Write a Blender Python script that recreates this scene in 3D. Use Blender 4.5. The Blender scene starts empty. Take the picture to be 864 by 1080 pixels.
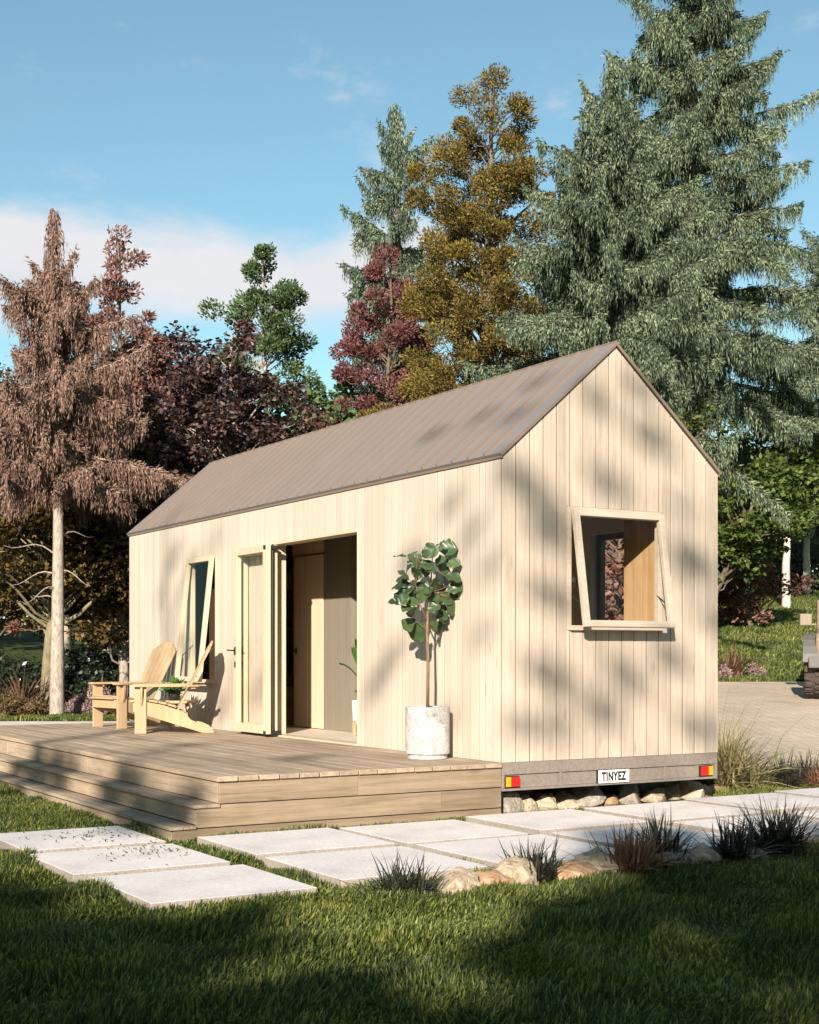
import bpy, bmesh, math, random
import numpy as np
from mathutils import Vector, Matrix

# ------------------------------------------------------------------ basics
SC = bpy.context.scene
COL = SC.collection
R = math.radians
CAMZ = 1.42
TH = 0.5396                       # house yaw
HX, HY = 0.7997, 12.0767          # near house corner on the ground
cT, sT = math.cos(TH), math.sin(TH)
SUN_EL = R(22.0)
LH = Vector((0.18, 0.983, 0)).normalized()          # horizontal travel of the light
LD = Vector((LH.x*math.cos(SUN_EL), LH.y*math.cos(SUN_EL), -math.sin(SUN_EL)))

def wor(v, u, z=0.0):
    return Vector((HX + v*cT - u*sT, HY + v*sT + u*cT, z))

def sm(a, b, x):
    t = np.clip((x-a)/(b-a), 0, 1)
    return t*t*(3-2*t)

def terrain(X, Y):
    X = np.asarray(X, float); Y = np.asarray(Y, float)
    wr = sm(0.5, 4.5, X)
    right = 0.056*np.clip(Y-15.0, 0, 15) + 0.125*np.clip(Y-30, 0, 34) + 0.02*np.clip(Y-64, 0, 200)
    left = 0.075*np.clip(Y-37, 0, 40) + 0.02*np.clip(Y-77, 0, 200)
    h = right*wr + left*(1-wr)
    h = h + 0.10*np.sin(X*0.33+1.0)*np.sin(Y*0.27)*sm(33, 45, Y)
    return h

def tz(x, y):
    return float(terrain(x, y))

# ------------------------------------------------------------------ materials
def new_mat(name):
    m = bpy.data.materials.new(name); m.use_nodes = True
    nt = m.node_tree; nt.nodes.clear()
    out = nt.nodes.new('ShaderNodeOutputMaterial')
    return m, nt, out

def N(nt, typ, **kw):
    n = nt.nodes.new('ShaderNode'+typ)
    for k, v in kw.items():
        if k == 'inp':
            for kk, vv in v.items():
                if isinstance(vv, bpy.types.NodeSocket): nt.links.new(vv, n.inputs[kk])
                else: n.inputs[kk].default_value = vv
        else: setattr(n, k, v)
    return n

def ramp(nt, fac, stops):
    n = nt.nodes.new('ShaderNodeValToRGB'); nt.links.new(fac, n.inputs[0])
    el = n.color_ramp.elements
    while len(el) < len(stops): el.new(0.5)
    for e, (p, c) in zip(el, stops):
        e.position = p; e.color = (c[0], c[1], c[2], 1)
    return n.outputs[0]

def mixc(nt, fac, a, b, mode='MIX'):
    n = nt.nodes.new('ShaderNodeMix'); n.data_type = 'RGBA'; n.blend_type = mode
    for s, v in ((n.inputs[0], fac), (n.inputs[6], a), (n.inputs[7], b)):
        if isinstance(v, bpy.types.NodeSocket): nt.links.new(v, s)
        elif isinstance(v, (int, float)): s.default_value = v
        else: s.default_value = (v[0], v[1], v[2], 1)
    return n.outputs[2]

def mth(nt, op, a, b=None, c=None, clamp=False):
    n = nt.nodes.new('ShaderNodeMath'); n.operation = op; n.use_clamp = clamp
    for i, v in enumerate((a, b, c)):
        if v is None: continue
        if isinstance(v, bpy.types.NodeSocket): nt.links.new(v, n.inputs[i])
        else: n.inputs[i].default_value = v
    return n.outputs[0]

def principled(nt, out, col, rough=0.7, normal=None, metal=0.0, spec=0.5, **inp):
    p = nt.nodes.new('ShaderNodeBsdfPrincipled')
    for s, v in ((p.inputs['Base Color'], col), (p.inputs['Roughness'], rough), (p.inputs['Metallic'], metal), (p.inputs['Specular IOR Level'], spec)):
        if isinstance(v, bpy.types.NodeSocket): nt.links.new(v, s)
        elif isinstance(v, (int, float)): s.default_value = v
        else: s.default_value = (v[0], v[1], v[2], 1)
    if normal is not None: nt.links.new(normal, p.inputs['Normal'])
    for k, v in inp.items(): p.inputs[k].default_value = v
    nt.links.new(p.outputs[0], out.inputs[0])
    return p

def bump(nt, h, strength=0.3, dist=0.01):
    n = nt.nodes.new('ShaderNodeBump'); n.inputs['Strength'].default_value = strength; n.inputs['Distance'].default_value = dist
    nt.links.new(h, n.inputs['Height']); return n.outputs[0]

def mat_plain(name, col, rough=0.6, metal=0.0, var=0.12, scale=6.0, bmp=0.15, spec=0.5):
    m, nt, out = new_mat(name)
    tc = N(nt, 'TexCoord').outputs['Object']
    n1 = N(nt, 'TexNoise', inp={'Vector': tc, 'Scale': scale, 'Detail': 6.0, 'Roughness': 0.65}).outputs[0]
    c = ramp(nt, n1, [(0.3, [x*(1-var) for x in col]), (0.7, [min(1, x*(1+var)) for x in col])])
    n2 = N(nt, 'TexNoise', inp={'Vector': tc, 'Scale': scale*14, 'Detail': 3.0}).outputs[0]
    principled(nt, out, c, rough, bump(nt, n2, bmp, 0.004), metal, spec)
    return m

def mat_wood(name, light, dark, axis='Z', grain=1.0, rough=0.65, board_var=0.18, bmp=0.25, stain=0.0, knots=True):
    m, nt, out = new_mat(name)
    tc = N(nt, 'TexCoord').outputs['Object']
    rnd = N(nt, 'NewGeometry').outputs['Random Per Island']
    sc = {'X': (1.2, 26, 26), 'Y': (26, 1.2, 26), 'Z': (26, 26, 1.2)}[axis]
    off = N(nt, 'CombineXYZ', inp={0: mth(nt, 'MULTIPLY', rnd, 37.0), 1: mth(nt, 'MULTIPLY', rnd, 61.0), 2: mth(nt, 'MULTIPLY', rnd, 17.0)}).outputs[0]
    add = N(nt, 'VectorMath', operation='ADD', inp={0: tc, 1: off}).outputs[0]
    v = N(nt, 'VectorMath', operation='MULTIPLY', inp={0: add, 1: tuple(s*grain for s in sc)}).outputs[0]
    g1 = N(nt, 'TexNoise', inp={'Vector': v, 'Scale': 1.0, 'Detail': 7.0, 'Roughness': 0.62, 'Distortion': 0.6}).outputs[0]
    v2 = N(nt, 'VectorMath', operation='MULTIPLY', inp={0: v, 1: (3.5, 3.5, 3.5)}).outputs[0]
    g2 = N(nt, 'TexNoise', inp={'Vector': v2, 'Scale': 1.0, 'Detail': 4.0, 'Roughness': 0.7}).outputs[0]
    g = mth(nt, 'ADD', mth(nt, 'MULTIPLY', g1, 0.65), mth(nt, 'MULTIPLY', g2, 0.35))
    c = ramp(nt, g, [(0.34, dark), (0.60, light)])
    if knots:
        ks = {'X': (2.2, 9, 9), 'Y': (9, 2.2, 9), 'Z': (9, 9, 2.2)}[axis]
        kv = N(nt, 'VectorMath', operation='MULTIPLY', inp={0: add, 1: ks}).outputs[0]
        vo = N(nt, 'TexVoronoi', inp={'Vector': kv, 'Scale': 0.62}).outputs['Distance']
        kf = ramp(nt, vo, [(0.03, (1, 1, 1)), (0.13, (0, 0, 0))])
        c = mixc(nt, mth(nt, 'MULTIPLY', kf, 0.5), c, [x*0.62 for x in dark])
    bv = ramp(nt, rnd, [(0.0, (1-board_var,)*3), (1.0, (1.0, 1.0, 1.0))])
    c = mixc(nt, 1.0, c, bv, 'MULTIPLY')
    if stain > 0:
        big = N(nt, 'TexNoise', inp={'Vector': tc, 'Scale': 1.3, 'Detail': 8.0, 'Roughness': 0.7}).outputs[0]
        sf = ramp(nt, big, [(0.42, (0, 0, 0)), (0.68, (1, 1, 1))])
        c = mixc(nt, mth(nt, 'MULTIPLY', sf, stain), c, [x*0.55 for x in dark])
    principled(nt, out, c, rough, bump(nt, g, bmp, 0.004), 0.0, 0.3)
    return m

def mat_leaf(name, cols, rough=0.55, trans=0.25, spec=0.3):
    """cols: list of base colours spread over the leaves"""
    m, nt, out = new_mat(name)
    rnd = N(nt, 'NewGeometry').outputs['Random Per Island']
    tc = N(nt, 'TexCoord').outputs['Object']
    big = N(nt, 'TexNoise', inp={'Vector': tc, 'Scale': 0.9, 'Detail': 3.0}).outputs[0]
    f = mth(nt, 'ADD', mth(nt, 'MULTIPLY', rnd, 0.75), mth(nt, 'MULTIPLY', mth(nt, 'SUBTRACT', big, 0.36), 0.9), clamp=True)
    k = len(cols)
    c = ramp(nt, f, [(i/(k-1) if k > 1 else 0, cc) for i, cc in enumerate(cols)])
    p = principled(nt, out, c, rough, None, 0, spec)
    tr = nt.nodes.new('ShaderNodeBsdfTranslucent'); nt.links.new(c, tr.inputs[0])
    mx = nt.nodes.new('ShaderNodeMixShader'); mx.inputs[0].default_value = trans
    nt.links.new(p.outputs[0], mx.inputs[1]); nt.links.new(tr.outputs[0], mx.inputs[2]); nt.links.new(mx.outputs[0], out.inputs[0])
    return m

def mat_bark(name, light, dark, scale=7.0):
    m, nt, out = new_mat(name)
    tc = N(nt, 'TexCoord').outputs['Object']
    v = N(nt, 'VectorMath', operation='MULTIPLY', inp={0: tc, 1: (scale, scale, scale*0.4)}).outputs[0]
    n1 = N(nt, 'TexNoise', inp={'Vector': v, 'Scale': 1.6, 'Detail': 9.0, 'Roughness': 0.75, 'Distortion': 0.5}).outputs[0]
    c = ramp(nt, n1, [(0.36, dark), (0.62, light)])
    principled(nt, out, c, 0.9, bump(nt, n1, 0.8, 0.03), 0, 0.15)
    return m

def mat_concrete(name, col, speck=0.12):
    m, nt, out = new_mat(name)
    tc = N(nt, 'TexCoord').outputs['Object']
    n1 = N(nt, 'TexNoise', inp={'Vector': tc, 'Scale': 1.7, 'Detail': 8.0, 'Roughness': 0.68}).outputs[0]
    n2 = N(nt, 'TexNoise', inp={'Vector': tc, 'Scale': 55.0, 'Detail': 4.0, 'Roughness': 0.7}).outputs[0]
    c = ramp(nt, n1, [(0.26, [x*0.72 for x in col]), (0.46, [x*0.95 for x in col]), (0.72, [min(1, x*1.10) for x in col])])
    s = ramp(nt, n2, [(0.3, (1-speck*1.6,)*3), (0.6, (1, 1, 1))])
    c = mixc(nt, 1.0, c, s, 'MULTIPLY')
    principled(nt, out, c, 0.85, bump(nt, n2, 0.25, 0.004), 0, 0.25)
    return m

def mat_rock(name, a, b, c_):
    m, nt, out = new_mat(name)
    tc = N(nt, 'TexCoord').outputs['Object']
    n1 = N(nt, 'TexNoise', inp={'Vector': tc, 'Scale': 7.0, 'Detail': 10.0, 'Roughness': 0.72, 'Distortion': 1.2}).outputs[0]
    n2 = N(nt, 'TexNoise', inp={'Vector': tc, 'Scale': 38.0, 'Detail': 5.0, 'Roughness': 0.7}).outputs[0]
    c = ramp(nt, n1, [(0.30, a), (0.48, b), (0.66, c_)])
    d = ramp(nt, n2, [(0.32, (0.55, 0.5, 0.45)), (0.52, (1, 1, 1))])
    c = mixc(nt, 0.8, c, d, 'MULTIPLY')
    hh = mth(nt, 'ADD', n1, mth(nt, 'MULTIPLY', n2, 0.4))
    principled(nt, out, c, 0.9, bump(nt, hh, 0.9, 0.03), 0, 0.2)
    return m

M = {}
M['facade'] = mat_wood('facade larch', (0.575, 0.50, 0.405), (0.485, 0.415, 0.33), 'Z', 1.0, 0.7, 0.12, 0.2)
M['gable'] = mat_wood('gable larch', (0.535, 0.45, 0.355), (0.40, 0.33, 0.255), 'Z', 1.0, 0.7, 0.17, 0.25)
M['gable_trim'] = mat_wood('gable trim', (0.50, 0.42, 0.33), (0.40, 0.33, 0.25), 'X', 1.0, 0.7, 0.06, 0.2, knots=False)
M['frame'] = mat_wood('pale frame wood', (0.575, 0.475, 0.335), (0.50, 0.405, 0.275), 'Z', 0.8, 0.55, 0.05, 0.08, knots=False)
M['deck'] = mat_wood('deck boards', (0.52, 0.405, 0.285), (0.275, 0.205, 0.138), 'Y', 0.8, 0.8, 0.34, 0.5, stain=0.5)
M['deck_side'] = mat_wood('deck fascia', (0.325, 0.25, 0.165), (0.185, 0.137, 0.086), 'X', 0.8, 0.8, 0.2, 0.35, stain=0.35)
M['chair'] = mat_wood('chair pine', (0.52, 0.37, 0.215), (0.42, 0.285, 0.155), 'Z', 0.7, 0.55, 0.12, 0.1)
M['tan'] = mat_wood('tan slats', (0.50, 0.33, 0.165), (0.36, 0.225, 0.10), 'Z', 0.8, 0.6, 0.1, 0.1, knots=False)
M['door_tan'] = mat_wood('interior door', (0.70, 0.55, 0.38), (0.60, 0.46, 0.30), 'Z', 0.8, 0.6, 0.08, 0.1, knots=False)
M['roof'] = mat_plain('roof metal', (0.205, 0.180, 0.163), 0.42, 0.0, 0.05, 1.2, 0.02)
M['roof_trim'] = mat_plain('roof trim', (0.19, 0.14, 0.105), 0.5, 0.0, 0.06, 2.0, 0.03)
M['chassis'] = mat_plain('chassis taupe', (0.205, 0.172, 0.142), 0.7, 0.0, 0.22, 30.0, 0.4)
M['black'] = mat_plain('black metal', (0.018, 0.017, 0.016), 0.45, 0.0, 0.1, 6.0, 0.05)
M['dark'] = mat_plain('dark underside', (0.03, 0.028, 0.025), 0.9)
M['gasket'] = mat_plain('grey edge', (0.22, 0.20, 0.175), 0.6, 0.0, 0.1, 3.0, 0.05)
M['white'] = mat_plain('white paint', (0.80, 0.79, 0.76), 0.5, 0.0, 0.03, 4.0, 0.03)
M['lining'] = mat_plain('beige lining', (0.50, 0.42, 0.32), 0.8, 0.0, 0.04, 2.0, 0.03)
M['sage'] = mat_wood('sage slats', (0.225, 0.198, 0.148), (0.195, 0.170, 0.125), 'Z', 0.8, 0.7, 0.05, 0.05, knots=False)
M['floor_in'] = mat_wood('pale floor', (0.70, 0.62, 0.50), (0.58, 0.50, 0.38), 'Y', 0.8, 0.6, 0.08, 0.05, knots=False)
M['shelf'] = mat_wood('shelf wood', (0.58, 0.33, 0.20), (0.46, 0.25, 0.14), 'X', 0.8, 0.6, 0.08, 0.05, knots=False)
M['cloth'] = mat_plain('grey linen', (0.30, 0.28, 0.27), 0.95, 0.0, 0.2, 5.0, 0.4)
M['cloth_tan'] = mat_plain('tan linen', (0.45, 0.33, 0.22), 0.95, 0.0, 0.15, 5.0, 0.4)
M['paver'] = mat_concrete('paver concrete', (0.72, 0.67, 0.635), 0.14)
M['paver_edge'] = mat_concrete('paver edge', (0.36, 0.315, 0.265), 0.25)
M['pot'] = mat_rock('white marble pot', (0.30, 0.275, 0.26), (0.54, 0.515, 0.50), (0.64, 0.62, 0.605))
M['soil'] = mat_plain('soil', (0.05, 0.035, 0.022), 0.95, 0, 0.4, 30, 0.8)
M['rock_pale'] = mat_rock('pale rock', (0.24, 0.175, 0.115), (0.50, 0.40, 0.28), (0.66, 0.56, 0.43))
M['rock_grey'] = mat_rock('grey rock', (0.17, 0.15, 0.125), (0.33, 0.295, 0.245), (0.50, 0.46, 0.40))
M['rock_ochre'] = mat_rock('ochre rock', (0.25, 0.14, 0.075), (0.45, 0.28, 0.16), (0.58, 0.44, 0.31))
M['fig'] = mat_leaf('fig leaf', [(0.030, 0.055, 0.022), (0.055, 0.095, 0.035), (0.10, 0.155, 0.06)], 0.35, 0.15, 0.5)
M['fig_stem'] = mat_bark('fig stem', (0.30, 0.19, 0.11), (0.16, 0.095, 0.05), 20)
M['red_lens'] = mat_plain('red lens', (0.62, 0.012, 0.010), 0.2, 0, 0.03)
M['amber_lens'] = mat_plain('amber lens', (0.80, 0.32, 0.01), 0.2, 0, 0.03)

def mat_glass(name, tint=(0.9, 0.93, 0.92), refl=1.0):
    m, nt, out = new_mat(name)
    fa = N(nt, 'LayerWeight', inp={'Blend': 0.5}).outputs['Facing']
    fr = mth(nt, 'ADD', 0.03, mth(nt, 'MULTIPLY', mth(nt, 'POWER', fa, 5.0), 0.6))
    tr = N(nt, 'BsdfTransparent', inp={'Color': (*tint, 1)})
    gl = N(nt, 'BsdfGlossy', inp={'Roughness': 0.0, 'Color': (1, 1, 1, 1)})
    mx = nt.nodes.new('ShaderNodeMixShader')
    nt.links.new(mth(nt, 'MULTIPLY', fr, refl, clamp=True), mx.inputs[0])
    nt.links.new(tr.outputs[0], mx.inputs[1]); nt.links.new(gl.outputs[0], mx.inputs[2]); nt.links.new(mx.outputs[0], out.inputs[0])
    return m
M['glass'] = mat_glass('window glass', (0.96, 0.97, 0.96), 0.55)

# ------------------------------------------------------------------ object helpers
def setp(o, label=None, cat=None, group=None, kind=None):
    if label: o['label'] = label
    if cat: o['category'] = cat
    if group: o['group'] = group
    if kind: o['kind'] = kind
    return o

def thing(name, label, cat, loc, rz=0.0, group=None):
    o = bpy.data.objects.new(name, None); o.empty_display_size = 0.2
    COL.objects.link(o); o.location = loc; o.rotation_euler = (0, 0, rz)
    return setp(o, label, cat, group)

class MB:
    """collects polygons, builds one mesh"""
    def __init__(s): s.v = []; s.f = []; s.mi = []; s.k = 0
    def poly(s, pts, faces):
        b = len(s.v); s.v += [tuple(p) for p in pts]
        s.f += [tuple(b+i for i in f) for f in faces]; s.mi += [s.k]*len(faces)
        return s
    def box(s, x0, x1, y0, y1, z0, z1, mat=None):
        p = [(x0,y0,z0),(x1,y0,z0),(x1,y1,z0),(x0,y1,z0),(x0,y0,z1),(x1,y0,z1),(x1,y1,z1),(x0,y1,z1)]
        if mat is not None: p = [mat @ Vector(q) for q in p]
        return s.poly(p, [(0,3,2,1),(4,5,6,7),(0,1,5,4),(1,2,6,5),(2,3,7,6),(3,0,4,7)])
    def prism(s, pts, d):
        """pts: planar polygon (3D), d: extrusion vector"""
        n = len(pts); pts = [Vector(p) for p in pts]; d = Vector(d)
        allp = pts + [p+d for p in pts]
        nrm = Vector((0,0,0))
        for i in range(n): nrm += pts[i].cross(pts[(i+1) % n])
        fl = nrm.dot(d) > 0
        fs = [tuple(reversed(range(n))) if fl else tuple(range(n)), tuple(range(n, 2*n)) if fl else tuple(reversed(range(n, 2*n)))]
        for i in range(n):
            j = (i+1) % n
            fs.append((i, j, n+j, n+i) if fl else (j, i, n+i, n+j))
        return s.poly(allp, fs)
    def tube(s, pts, rads, k=8, cap=True):
        pts = [Vector(p) for p in pts]
        b = len(s.v); n = len(pts)
        for i, p in enumerate(pts):
            d = (pts[min(i+1, n-1)] - pts[max(i-1, 0)]).normalized()
            a = d.cross(Vector((0, 0, 1)) if abs(d.z) < 0.95 else Vector((1, 0, 0))).normalized(); c = d.cross(a)
            r = rads[i] if hasattr(rads, '__len__') else rads
            for j in range(k):
                t = 2*math.pi*j/k
                s.v.append(tuple(p + a*(math.cos(t)*r) + c*(math.sin(t)*r)))
        for i in range(n-1):
            for j in range(k):
                s.f.append((b+i*k+j, b+i*k+(j+1) % k, b+(i+1)*k+(j+1) % k, b+(i+1)*k+j)); s.mi.append(s.k)
        if cap:
            s.f.append(tuple(b+j for j in reversed(range(k)))); s.f.append(tuple(b+(n-1)*k+j for j in range(k))); s.mi += [s.k]*2
        return s
    def lathe(s, prof, k=40, c=(0, 0), axis='Z', cap=True):
        """prof: list of (r, h)"""
        b = len(s.v); n = len(prof)
        for r, h in prof:
            for j in range(k):
                t = 2*math.pi*j/k
                if axis == 'Z': s.v.append((c[0]+r*math.cos(t), c[1]+r*math.sin(t), h))
                elif axis == 'X': s.v.append((h, c[0]+r*math.cos(t), c[1]+r*math.sin(t)))
                else: s.v.append((c[0]+r*math.cos(t), h, c[1]+r*math.sin(t)))
        for i in range(n-1):
            for j in range(k):
                s.f.append((b+i*k+j, b+i*k+(j+1) % k, b+(i+1)*k+(j+1) % k, b+(i+1)*k+j)); s.mi.append(s.k)
        if cap:
            s.f.append(tuple(b+j for j in reversed(range(k)))); s.f.append(tuple(b+(n-1)*k+j for j in range(k))); s.mi += [s.k]*2
        return s
    def build(s, name, mats, parent=None, bevel=0.0, seg=2, smooth=False, loc=None, rz=None, fixn=True):
        me = bpy.data.meshes.new(name); me.from_pydata(s.v, [], s.f)
        if not isinstance(mats, (list, tuple)): mats = [mats]
        for m in mats: me.materials.append(m)
        if len(mats) > 1:
            me.polygons.foreach_set('material_index', s.mi)
        if fixn:
            bm = bmesh.new(); bm.from_mesh(me); bmesh.ops.recalc_face_normals(bm, faces=bm.faces); bm.to_mesh(me); bm.free()
        if smooth: me.polygons.foreach_set('use_smooth', [True]*len(me.polygons))
        me.update()
        o = bpy.data.objects.new(name, me); COL.objects.link(o)
        if parent is not None: o.parent = parent
        if loc is not None: o.location = loc
        if rz is not None: o.rotation_euler = (0, 0, rz)
        if bevel > 0:
            b = o.modifiers.new('bevel', 'BEVEL'); b.width = bevel; b.segments = seg; b.limit_method = 'ANGLE'; b.angle_limit = R(40)
        return o

def np_mesh(name, V, F, mat, parent=None, smooth=False, loc=None):
    """V (n,3), F (m,k) equal-size faces"""
    V = np.ascontiguousarray(V, dtype=np.float32); F = np.ascontiguousarray(F, dtype=np.int32)
    me = bpy.data.meshes.new(name); n, (m, k) = len(V), F.shape
    me.vertices.add(n); me.vertices.foreach_set('co', V.ravel())
    me.loops.add(m*k); me.loops.foreach_set('vertex_index', F.ravel())
    me.polygons.add(m); me.polygons.foreach_set('loop_start', np.arange(0, m*k, k, dtype=np.int32))
    if smooth: me.polygons.foreach_set('use_smooth', np.ones(m, bool))
    me.materials.append(mat); me.update(calc_edges=True)
    o = bpy.data.objects.new(name, me); COL.objects.link(o)
    if parent is not None: o.parent = parent
    if loc is not None: o.location = loc
    return o

def unit(a):
    return a/np.maximum(np.linalg.norm(a, axis=-1, keepdims=True), 1e-9)

def leaves(P, D, S, L, W, mid=0.45, fold=None):
    """diamond leaves: base P, direction D, side S"""
    L = np.asarray(L).reshape(-1, 1); W = np.asarray(W).reshape(-1, 1)
    c = P + D*L*mid
    if fold is not None:
        up = np.cross(D, S)*np.asarray(fold).reshape(-1, 1)
    else: up = 0
    V = np.stack([P, c+S*W*0.5+up, P+D*L, c-S*W*0.5+up], 1).reshape(-1, 3)
    F = np.arange(len(V)).reshape(-1, 4)
    return V, F

def side_of(D, rng, Nrm=None):
    r = rng.normal(size=D.shape) if Nrm is None else Nrm
    return unit(np.cross(D, r))

# ------------------------------------------------------------------ tiny house
rng0 = random.Random(5)
ZB, ZS, ZE, ZR, WID, LEN = 0.231, 0.479, 3.130, 4.212, 2.5, 9.42
def gz_top(x): return ZE + (ZR-ZE)*(1-abs(x-WID/2)/(WID/2))

def board_spans(a0, a1, widths, z0, top, openings, gap):
    """vertical boards cut round openings -> list of (a, b, zlow, zhigh or None)"""
    cuts = [a0]; a = a0
    while a < a1-0.05:
        a += widths(); cuts.append(min(a, a1))
    if cuts[-1] < a1: cuts.append(a1)
    if cuts[-1]-cuts[-2] < 0.04: cuts.pop(-2)
    res = []
    for a, b in zip(cuts[:-1], cuts[1:]):
        seg = sorted(set([a, b] + [e for o in openings for e in (o[0], o[1]) if a < e < b]))
        for p, q in zip(seg[:-1], seg[1:]):
            pp = p + (gap/2 if p == a else 0); qq = q - (gap/2 if q == b else 0)
            if qq-pp < 0.004: continue
            sp = [(z0, None)]
            for o in openings:
                if o[0] <= (p+q)/2 <= o[1]:
                    sp = [(z0, o[2]), (o[3], None)]
            for zl, zh in sp:
                if zh is not None and zh-zl < 0.01: continue
                res.append((pp, qq, zl, zh))
    return res

def gable_boards(mb, y, th, openings, width, gap):
    for a, b, zl, zh in board_spans(0.0, WID, width, ZS, None, openings, gap):
        if zh is None:
            pts = [(a, y, zl), (b, y, zl), (b, y, gz_top(b))]
            if a < WID/2 < b: pts.append((WID/2, y, ZR))
            pts.append((a, y, gz_top(a)))
        else: pts = [(a, y, zl), (b, y, zl), (b, y, zh), (a, y, zh)]
        mb.prism(pts, (0, th, 0))

HOUSE = thing('tiny_house', 'tiny house on a trailer clad in pale vertical boards under a brown metal gable roof', 'house', wor(0, 0, 0), TH)

DOOR = (2.56, 4.60, ZS, 2.695)
WINF = (6.22, 7.09, 1.05, 2.67)
WING = (0.70, 1.80, 1.63, 2.735)
WINR = (0.85, 1.76, 1.15, 2.68)

fw = MB()
for a, b, zl, zh in board_spans(0.021, LEN-0.021, lambda: rng0.choice([0.092, 0.122, 0.122, 0.15]), ZS, None, [DOOR, WINF], 0.009):
    fw.box(0.0, 0.02, a, b, zl, ZE if zh is None else zh)
fw.build('facade_wall', M['facade'], HOUSE, 0.0012, 1)
gw = MB(); gable_boards(gw, 0.0, 0.02, [WING], lambda: 0.147, 0.010)
gw.build('gable_wall', M['gable'], HOUSE, 0.0025, 1)
bg = MB(); gable_boards(bg, LEN-0.02, 0.02, [], lambda: 0.147, 0.006)
bg.build('gable_wall', M['gable'], HOUSE)
rw = MB()
for a, b, zl, zh in board_spans(0.0, LEN, lambda: rng0.choice([0.092, 0.122, 0.15]), ZS, None, [WINR], 0.005):
    rw.box(WID-0.02, WID, a, b, zl, ZE if zh is None else zh)
rw.build('rear_wall', M['facade'], HOUSE)

def holes_boxes(mb, a0, a1, z0, z1, openings, put):
    xs = sorted(set([a0, a1]+[e for o in openings for e in o[:2]]))
    for p, q in zip(xs[:-1], xs[1:]):
        hit = [o for o in openings if o[0] <= (p+q)/2 <= o[1]]
        if not hit: put(mb, p, q, z0, z1)
        else:
            o = hit[0]
            if o[2] > z0+0.001: put(mb, p, q, z0, o[2])
            if o[3] < z1-0.001: put(mb, p, q, o[3], z1)
felt = MB()
holes_boxes(felt, 0.0205, LEN-0.0205, ZS+0.002, ZE-0.01, [DOOR, WINF], lambda m, p, q, a, b: m.box(0.0035, 0.0255, p, q, a, b))
holes_boxes(felt, 0.026, 2.474, ZS+0.002, ZE-0.01, [WING], lambda m, p, q, a, b: m.box(p, q, 0.007, 0.0255, a, b))
felt.prism([(0.03, 0.007, ZE-0.0095), (2.47, 0.007, ZE-0.0095), (WID/2, 0.007, ZR-0.04)], (0, 0.018, 0))
M['joint'] = mat_plain('dark joint', (0.12, 0.09, 0.062), 0.9)
felt.build('wall_membrane', M['joint'], HOUSE)
core = MB()
holes_boxes(core, 0.021, LEN-0.021, ZS+0.002, ZE-0.03, [DOOR, (6.15, 7.40, 0.98, 2.75)], lambda m, p, q, a, b: m.box(0.026, 0.147, p, q, a, b))
holes_boxes(core, 0.021, LEN-0.021, ZS+0.002, ZE-0.03, [WINR], lambda m, p, q, a, b: m.box(2.353, 2.479, p, q, a, b))
holes_boxes(core, 0.1475, 2.3525, ZS+0.002, ZE-0.03, [(0.62, 2.10, 1.52, 2.86)], lambda m, p, q, a, b: m.box(p, q, 0.026, 0.147, a, b))
core.box(0.1475, 2.3525, 9.273, 9.398, ZS+0.002, ZE-0.03)
for y in (0.026, 9.273):
    core.prism([(0.03, y, ZE-0.029), (2.47, y, ZE-0.029), (WID/2, y, ZR-0.06)], (0, 0.121, 0))
core.build('interior_wall', M['lining'], HOUSE)
fl = MB()
yy = 0.15
while yy < 9.2:
    x = 0.15
    fl.box(0.15, 2.35, yy, min(yy+0.148, 9.27), ZS-0.02, 0.5); yy += 0.15
fl.build('floor', M['floor_in'], HOUSE)
# roof
rf = MB(); seams = MB()
sl = Vector((WID/2+0.012, 0, ZR-ZE+0.010)); sl_n = sl.normalized()
for sgn in (-1, 1):
    ex = WID/2 + sgn*(WID/2+0.012)
    e = Vector((ex, -0.016, ZE+0.004)); rg = Vector((WID/2, -0.016, ZR+0.014))
    n = Vector((sgn*sl.z, 0, sl.x)).normalized()
    rf.prism([e, rg, rg+Vector((0, 0, 0.03)), e+n*0.026], (0, LEN+0.032, 0))
    d = (rg-e)
    nseam = 36
    for i in range(1, nseam):
        y = -0.016 + (LEN+0.032)*i/nseam
        p0 = e + n*0.0262 + d*0.004; p1 = rg + Vector((0, 0, 0.03)) - d*0.01
        rf.k = 1; rf.prism([p0+Vector((0, y, 0)), p1+Vector((0, y, 0)), p1+n*0.022+Vector((0, y, 0)), p0+n*0.022+Vector((0, y, 0))], (0, 0.013, 0)); rf.k = 0
rf.build('roof', [M['roof'], M['roof_trim']], HOUSE)
rt = MB()
for y0 in (-0.024, LEN+0.016):
    for sgn in (-1, 1):
        ex = WID/2 + sgn*(WID/2+0.016)
        e = Vector((ex, y0, ZE-0.002)); rg = Vector((WID/2, y0, ZR+0.008)); n = Vector((sgn*sl.z, 0, sl.x)).normalized()
        rt.prism([e, rg, rg+Vector((0, 0, 0.034)), e+n*0.027], (0, 0.0078, 0))
rt.tube([(WID/2, -0.02, ZR+0.044), (WID/2, LEN+0.02, ZR+0.044)], 0.012, 8)
for sgn in (-1, 1):
    ex = WID/2 + sgn*(WID/2+0.013)
    rt.box(min(ex, ex-sgn*0.012), max(ex, ex-sgn*0.012), -0.015, LEN+0.015, ZE-0.018, ZE+0.003)
rt.build('roof_trim', M['roof_trim'], HOUSE)
ce = MB()
for sgn in (-1, 1):
    e = Vector((WID/2+sgn*1.10, 0.15, ZE-0.02)); rg = Vector((WID/2, 0.15, ZR-0.10))
    ce.prism([e, rg, rg+Vector((0, 0, 0.03)), e+Vector((0, 0, 0.03))], (0, 9.12, 0))
ce.build('ceiling', M['shelf'], HOUSE)
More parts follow.
